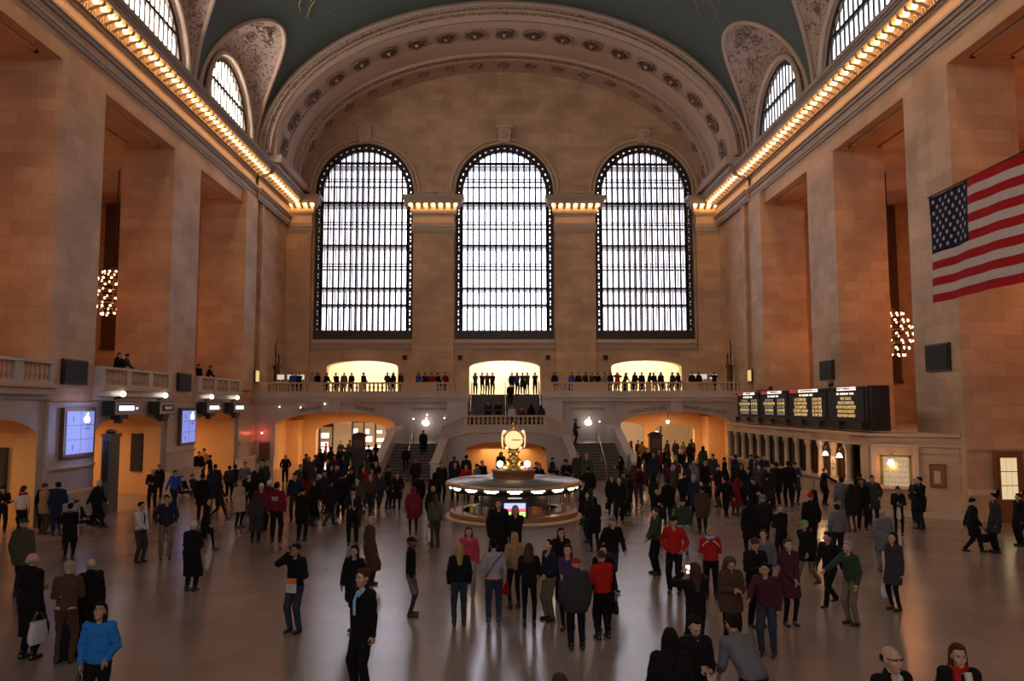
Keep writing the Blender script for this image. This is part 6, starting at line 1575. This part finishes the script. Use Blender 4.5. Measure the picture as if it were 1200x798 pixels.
def clamp(p, label=''):
    if p.z > .5: return p
    if 'passage' not in label and p.x < -15.85 and p.y < 51: p.x = -15.85
    if p.y > 51.2:
        c = -11.25 if p.x < 0 else 11.45
        p.y = min(p.y, 56.2)
        if abs(p.x - c) > 3.3 and 'inside' in label: p.x = c + math.copysign(3.3, p.x - c)
        elif abs(p.x - c) > 3.3: p.y = 51.2
    if p.x > 13.45 and p.y > 29.6: p.x = 13.45
    if p.x > 13.4:
        lim = 30.2 - (p.x - 14) * .61 - .55
        if lim < p.y < 33: p.y = lim
    d = Vector((p.x - BX, p.y - BY, 0))
    if d.length < 2.36: d = d.normalized() * 2.36; p = Vector((BX + d.x, BY + d.y, p.z))
    if 3.2 < abs(p.x) < 7.6 and p.y > 43.5: p.y = 43.5
    if abs(p.x) <= 3.2 and p.y > 45.6: p.y = 45.6
    return p
def free_spot(p, r=.34):
    """nudge a person away from those already standing there"""
    for k in range(40):
        bad = None
        for q in occupied:
            if abs(q[2] - p.z) < 1.2 and math.hypot(q[0] - p.x, q[1] - p.y) < r * 2: bad = q; break
        if not bad: break
        d = Vector((p.x - bad[0], p.y - bad[1], 0))
        if d.length < 1e-3: d = Vector((1, .3, 0))
        d.normalize(); p = p + d * .09 + Vector((0, .02, 0))
    occupied.append((p.x, p.y, p.z)); return p
SEAT = {}
for line in TABLE.strip().split('\n'):
    e = line.split('|'); e += [''] * (15 - len(e))
    px, t, f = float(e[0]), float(e[1]), float(e[2]); face, pose = float(e[3]), e[4]; h = float(e[12]) if e[12] else None; ex = e[14].split(':') if e[14] else []
    z = 0
    if ex and ex[0] in ('S', 'U'):
        y = float(ex[1]); z = step_z(ex[0], y); p = on_y(px, t, y); hh = min(1.78, max(1.45, p.z - z)); p = Vector((p.x, y, z))
        if pose == 'sit': p.z = step_z('U', y - .45); hh = 1.6
    elif ex and ex[0] == '' and len(ex) > 1:
        z = float(ex[1])
        if z > 2: y = 47.7; p = on_y(px, t, y); hh = min(1.75, max(1.25, p.z - z)); p = Vector((p.x, y, z))
        else:
            p = on_z(px, f, z); hh = min(1.75, max(1.45, on_y(px, t, p.y).z - z))
            if abs(p.x) < 3.7 : p.x = math.copysign(3.75, p.x)
    elif pose == 'floor': p = on_z(px, t, .93); p.z = 0; hh = 1.7
    elif pose == 'sit' and e[13].find('marble wall') > 0: p = on_y(px, t, 44.75); p = Vector((p.x, 44.75, 0)); hh = 1.7
    elif pose == 'crouch': p = on_z(px, t, 1.1); p.z = 0; hh = 1.7
    elif pose in ('bend', 'lean'): p = on_z(px, t, 1.45); p.z = 0; hh = 1.7
    else: p, hh = place(px, t, f, h)
    p = clamp(p, e[13])
    if pose not in ('sit', 'floor'): p = free_spot(p, .29)
    wom = e[9] in ('long', 'bun')
    o = person(p, face, hh, pose, e[5], e[6], e[7], e[8], e[9], e[10], int(e[11]), e[13], None, .93 if wom else 1.0)
    if len(ex) > 3:
        kind, hand, c, lb = ex
        R_ = Matrix.Rotation(math.radians(face), 3, 'Z')
        if hand == 'b':
            q = p + R_ @ Vector((0, .24 * hh / 1.7, .98 * hh / 1.7)); b = bag('backpack', q, c, lb, face + 180)
        elif kind == 'suitcase':
            q = p + R_ @ Vector(((-.42 if hand == 'r' else .42), .25, .03)); bag(kind, q, c, lb, face)
        else:
            g = at_hand(o, pose, hand); top = {'shopping': .5, 'handbag': .42}[kind]
            zz = max(.02 + z, g.z - top); bag(kind, (g.x, g.y, zz), c, lb, face + 90)
    elif ex and ex[0] == 'P': phone_at(o, pose, ex[1], True)

# necktie, scarves, bands seen on a few people ------------------------
def tube_on(o, pts, r, name, c, m=None):
    b = MB().tube(pts, r, 6); me = b.mesh(name, [m or cloth(COL[c])]); q = bpy.data.objects.new(name, me); col.objects.link(q); q.parent = o; return q
def find(s): return [o for o in col.objects if o.type == 'MESH' and s in str(o.get('label', ''))][0]
J0 = body('stand')[1]
for s, c in (('white shirt and dark tie', 'dark'), ('black suit and tie', 'dark'), ('black suit and pale tie', 'lgrey'), ('reading his phone, left', 'lgrey'), ('black suit with blue collar', 'skyblue')):
    o = find(s); tube_on(o, [(0, -.105, 1.42), (0, -.155, 1.3), (0, -.15, 1.12)], [.012, .022, .02], 'tie', c)
for s, c in (('red plaid scarf', 'red'), ('white top with red scarf', 'red'), ('pale blue collar', 'skyblue'), ('grey scarf', 'grey'), ('with dark scarf', 'charcoal')):
    o = find(s); tube_on(o, [(.085 * math.cos(a), .015 - .085 * math.sin(a), 1.465 + .012 * math.sin(2 * a)) for a in [2 * PI * k / 14 for k in range(15)]], .036, 'scarf', c)
    if 'plaid' in s:
        tube_on(o, [(-.06, -.10, 1.44), (-.07, -.16, 1.3), (-.06, -.17, 1.1)], .045, 'scarf_end', c); tube_on(o, [(.06, -.10, 1.44), (.06, -.165, 1.3), (.05, -.17, 1.15)], .045, 'scarf_end', 'cream')
o = find('crossbody strap'); tube_on(o, [(-.19, .06, 1.42), (0, .155, 1.25), (.16, .13, 1.0), (.19, 0, .95), (.12, -.15, 1.02), (-.08, -.16, 1.3), (-.18, -.05, 1.44), (-.19, .06, 1.42)], .010, 'strap', 'dark')
o = find('printed emblem'); q = MB().box(-.09, .09, .150, .156, 1.20, 1.32).mesh('emblem', [cloth(COL['lgrey'])]); q = link('back_emblem', q, o)
o = find('red and white sports jacket')
for s in (-1, 1): tube_on(o, [(s * .05, .14, 1.40), (s * .14, .145, 1.34), (s * .20, .11, 1.26)], .013, 'white_stripe', 'white')
o = find('glasses in black suit')
tube_on(o, [(-.075, -.02, 1.61), (-.06, -.105, 1.612), (-.031, -.118, 1.612), (0, -.118, 1.615), (.031, -.118, 1.612), (.06, -.105, 1.612), (.075, -.02, 1.61)], .004, 'glasses', 'black')
o = find('making a phone call'); t = phone_at(o, 'call', 'phone at the ear of the man in black with jeans')
g = at_hand(o, 'call', 'l'); t = empty('brochure', g - Vector((0, 0, .05)), 'orange and white brochure held by the man making a call', 'brochure')
ex_ = Vector((.9, -.3, 0)).normalized(); MB().obox(g + Vector((0, -.03, .10)), ex_ * .09, (.01, .02, 0), (0, 0, .04)).build('orange_band', cloth(COL['orange']), t); MB().obox(g + Vector((0, -.03, -.03)), ex_ * .09, (.01, .02, 0), (0, 0, .08)).build('white_sheet', cloth(COL['white']), t)
o = find('reading a paper at the right end'); g = at_hand(o, 'phone', 'l'); t = empty('paper', g, 'white paper held by the woman at the right end of the booth', 'paper'); MB().obox(g + Vector((.02, -.02, .1)), (.09, .05, 0), (.002, -.003, 0), (0, .05, .15)).build('sheet', cloth(COL['white']), t)
t = empty('bench', (3.1, 44.9, 0), 'low stone bench against the stair block, right of the booth', 'bench')
MB().box(2.4, 3.75, 44.62, 45.1, .34, .42).build('seat', M['grey'], t)
for x in (2.5, 3.6): MB().box(x - .08, x + .08, 44.66, 45.06, 0, .34).build('leg', M['grey'], t)
for x, y, c, w_, lb in ((814, 581, 'navy', 1.2, 'large blue suitcase standing in the right crowd'), (829, 583, 'black', .95, 'black suitcase standing beside the large blue one')):
    g = on_z(x, y, .03); bag('suitcase', g, c, lb, 10, w_)

# the crowd further off: px|head py|colour|hair colour|kind of top|height
ORD = ['first', 'second', 'third', 'fourth', 'fifth', 'sixth', 'seventh', 'eighth', 'ninth', 'tenth', 'eleventh', 'twelfth', 'thirteenth', 'fourteenth', 'fifteenth', 'sixteenth', 'seventeenth', 'eighteenth', 'nineteenth', 'twentieth'] + ['%dth' % k for k in range(21, 60)]
CW = dict(black='black', dark='dark', navy='navy', charcoal='charcoal', grey='grey', lgrey='pale grey', brown='brown', tan='tan', maroon='maroon', red='red', green='dark green', olive='olive', mustard='mustard yellow', white='white', blue='blue', plum='plum', beige='beige', pink='pink', purple='purple')
def crowd(rows, phrase, group, z=0, y=None, hh=None, faces=(0, 360), poses=None, r=.25):
    rr = random.Random(len(rows) * 13 + 5); rows = sorted(rows); cnt = {}; tot = {}
    def key(w_): return (w_[2], w_[3])
    for w_ in rows: tot[key(w_)] = tot.get(key(w_), 0) + 1
    for w_ in rows:
        px, t, c, hc = w_[:4]; top = w_[4] if len(w_) > 4 else rr.choice(['jacket', 'coat', 'coat', 'parka', 'jacket', 'long'])
        h = hh or rr.choice([1.62, 1.68, 1.72, 1.76, 1.8]); 
        if z > 1 and not y: p = on_x(px, t, -17.25); p.z = z
        elif y: p = on_y(px, t, y); p.y = y; p.z = z
        else: p = on_z(px, t, z + h); p.z = z
        p = clamp(free_spot(clamp(p, phrase), r), phrase); hair = {'hat': 'beanie'}.get(hc) or rr.choice(['short', 'short', 'short', 'long', 'hood', 'cap'] if c in ('black', 'dark', 'charcoal', 'navy') and hc == 'hblack' else ['short', 'short', 'long'])
        if hc in ('hwhite', 'hgrey'): hair = 'short'
        hw = {'beanie': 'knit hat', 'cap': 'cap', 'hood': 'hood', 'long': 'long hair', 'short': 'short hair'}[hair]
        pose = rr.choice(poses or ['stand', 'front', 'phone', 'pockets', 'walk', 'walk2', 'stand', 'phone1', 'side', 'turn', 'wide'])
        k = key(w_); cnt[k] = cnt.get(k, 0) + 1
        hcw = {'hblack': 'black', 'hbrown': 'brown', 'hgrey': 'grey', 'hwhite': 'white', 'blond': 'fair', 'hat': 'dark'}[hc]
        w2 = {'jacket': 'jacket', 'coat': 'coat', 'parka': 'parka', 'long': 'long coat', 'shirt': 'shirt', 'puffer': 'puffer jacket'}[top]
        lb = 'person in %s %s with %s %s %s' % (CW[c], w2, hcw, hw if hair in ('short', 'long') else 'hair', phrase)
        if tot[k] > 1: lb = '%s from left in %s with %s hair %s' % (ORD[cnt[k] - 1], CW[c], hcw, phrase)
        if len(lb.split()) > 15: lb = 'person in %s %s %s' % (CW[c], w2, phrase) if tot[k] == 1 else '%s from left in %s %s' % (ORD[cnt[k] - 1], CW[c] + ('' if hc == 'hblack' else ' with ' + hcw + ' hair'), phrase)
        person(p, rr.uniform(*faces), h, pose, top, c, rr.choice(['trousers', 'trousers', 'leggings']), rr.choice(['black', 'dark', 'navy', 'charcoal']), hair, {'hat': 'dark'}.get(hc, hc) if hair not in ('hood', 'cap') else c, rr.choice([0, 0, 1, 1, 2]), lb, group, .95)
B_, D_, N_, C_ = 'black', 'dark', 'navy', 'charcoal'
crowd([(359, 532, D_, 'hblack'), (362, 535, C_, 'hgrey'), (366, 533, 'brown', 'hbrown'), (376, 526, B_, 'hblack'), (372, 534, N_, 'hbrown'), (357, 551, 'maroon', 'hblack', 'parka'), (374, 556, B_, 'hwhite', 'coat'), (388, 523, B_, 'hblack', 'parka'),
       (389, 545, B_, 'hblack', 'parka'), (396, 545, D_, 'hgrey'), (404, 534, N_, 'hblack'), (405, 548, B_, 'hbrown'), (420, 545, 'red', 'hblack', 'jacket'), (430, 531, 'olive', 'hbrown', 'long'), (439, 520, B_, 'hblack'), (450, 522, N_, 'hbrown'), (446, 524, B_, 'hbrown'), (441, 540, B_, 'hblack', 'parka'),
       (383, 537, D_, 'hbrown'), (368, 546, C_, 'hblack'), (398, 524, B_, 'hat'), (352, 543, 'green', 'hbrown'), (432, 522, D_, 'hblack'), (380, 551, N_, 'hblack'), (413, 540, B_, 'hbrown'), (427, 547, C_, 'hblack'), (346, 554, N_, 'hblack', 'jacket'), (366, 562, B_, 'hbrown'), (386, 562, D_, 'hblack', 'coat'), (436, 549, 'brown', 'hblack'), (455, 546, B_, 'hat'), (411, 524, C_, 'hblack'), (392, 533, 'plum', 'hblack'), (419, 559, 'olive', 'hblack')],
      'before the left arch', 'crowd before the left arch')
crowd([(728, 535, B_, 'hblack'), (737, 532, 'grey', 'hgrey'), (740, 516, 'maroon', 'hbrown'), (753, 517, 'mustard', 'hbrown'), (743, 508, B_, 'hblack'), (732, 512, D_, 'hblack'), (758, 524, B_, 'hblack'), (766, 529, N_, 'hblack', 'coat'), (773, 527, 'maroon', 'hgrey', 'jacket'), (778, 525, B_, 'hblack', 'parka'), (792, 516, D_, 'hblack'), (798, 517, 'brown', 'hbrown'),
       (798, 526, B_, 'hwhite'), (792, 533, C_, 'blond'), (808, 519, B_, 'hblack', 'parka'), (789, 545, 'olive', 'hgrey'), (769, 557, B_, 'hblack'), (824, 523, 'green', 'hblack', 'parka'), (818, 537, D_, 'hbrown'), (813, 540, 'grey', 'hgrey'), (826, 540, B_, 'blond', 'parka'), (835, 532, C_, 'hblack', 'long'), (805, 542, N_, 'hblack'),
       (849, 536, B_, 'hblack', 'coat'), (858, 532, N_, 'hblack'), (866, 537, D_, 'blond', 'parka'), (869, 543, B_, 'hblack', 'coat'), (879, 532, C_, 'hblack'), (886, 534, 'purple', 'hblack'), (895, 533, 'navy', 'hbrown'), (900, 545, D_, 'hblack'), (802, 553, B_, 'hat'), (748, 529, B_, 'hbrown'), (784, 536, 'plum', 'hblack'), (842, 545, D_, 'hblack'), (876, 548, B_, 'hbrown'), (757, 537, C_, 'hblack'), (732, 552, 'green', 'hblack'), (814, 555, N_, 'hgrey'), (860, 552, 'maroon', 'hblack')],
      'before the right arch', 'crowd before the right arch')
crowd([(423, 512, B_, 'hblack', 'coat'), (432, 508, 'maroon', 'hblack'), (441, 511, B_, 'hbrown'), (417, 513, N_, 'hblack'), (428, 516, D_, 'hbrown')], 'inside the left passage', 'people inside the left passage', r=.3)
crowd([(744, 503, B_, 'hblack', 'coat'), (735, 506, 'brown', 'hbrown'), (760, 507, D_, 'hblack'), (796, 512, N_, 'hblack'), (786, 512, 'olive', 'hbrown')], 'inside the right passage', 'people inside the right passage', r=.3)
crowd([(343, 437, 'blue', 'hblack'), (349, 441, N_, 'hblack'), (366, 438, 'beige', 'hbrown'), (373, 439, B_, 'hblack'), (381, 441, D_, 'hbrown'), (395, 439, B_, 'hbrown'), (400, 442, 'grey', 'hgrey'), (412, 439, D_, 'hblack'), (426, 441, B_, 'hblack'), (454, 437, N_, 'hblack'), (461, 437, B_, 'hblack'), (470, 438, C_, 'hbrown'),
       (490, 440, 'blue', 'hblack'), (495, 440, D_, 'hblack'), (500, 437, 'red', 'hblack'), (515, 440, B_, 'hblack'), (522, 442, 'maroon', 'hbrown')], 'at far balustrade, left of stairs', 'people along the far balcony left of the stairs', DECK, 53.2, 1.5, (-60, 60), ['lean2', 'stand', 'phone1', 'front', 'lean2', 'turn', 'side'], .2)
crowd([(650, 443, D_, 'hblack'), (670, 439, 'blue', 'hblack'), (675, 439, B_, 'hblack'), (679, 439, D_, 'hbrown'), (692, 438, 'brown', 'hbrown'), (699, 438, B_, 'hblack'), (704, 438, 'lgrey', 'hblack'), (714, 440, N_, 'hblack'), (722, 442, 'pink', 'hbrown'), (730, 444, 'brown', 'hblack'), (744, 438, B_, 'hblack'), (749, 439, D_, 'hblack'), (757, 441, 'green', 'hblack'),
       (763, 440, N_, 'hbrown'), (770, 442, B_, 'hbrown'), (788, 442, C_, 'hblack'), (796, 441, B_, 'hblack'), (811, 438, D_, 'hblack', 'parka'), (816, 438, B_, 'hblack', 'parka'), (837, 438, B_, 'hblack')], 'at far balustrade, right of stairs', 'people along the far balcony right of the stairs', DECK, 53.2, 1.5, (-60, 60), ['lean2', 'stand', 'phone1', 'photo', 'lean2', 'turn', 'side'], .2)
crowd([(557, 443, 'blue', 'hbrown', 'shirt'), (565, 440, N_, 'hblack', 'jacket'), (571, 441, 'green', 'hblack', 'jacket'), (577, 442, D_, 'hblack', 'jacket'), (600, 443, N_, 'hbrown', 'jacket'), (606, 442, 'blue', 'hblack', 'jacket'), (611, 442, 'navy', 'hblack', 'coat'), (618, 441, 'brown', 'hbrown', 'jacket'), (627, 439, B_, 'hblack', 'jacket')],
      'at the top of the central steps', 'people at the top of the central steps', DECK, 54.5, 1.55, (-30, 30), ['stand', 'front', 'wide', 'fold'], .16)
crowd([(136, 425, B_, 'hblack', 'jacket'), (144, 425, C_, 'hblack', 'jacket'), (184, 421, B_, 'hblack', 'jacket')], 'on the nearer left gallery', 'people at the nearer left gallery', DECK, None, 1.6, (60, 110), ['lean2', 'front'], .2)
crowd([(233, 432, B_, 'hblack', 'jacket'), (243, 430, D_, 'hbrown', 'jacket')], 'on the farther left gallery', 'people at the farther left gallery', DECK, None, 1.6, (60, 110), ['lean2', 'front'], .2)

for q, c in (('holding up a lit phone', 'lgrey'), ('sleeveless navy dress', 'brown'), ('pale grey sweater and jeans', 'grey'), ('raspberry pink jacket', 'lgrey')):
    for ch in find(q).children:
        if ch.name.startswith('shoe'): ch.material_slots[0].material = cloth(COL[c])
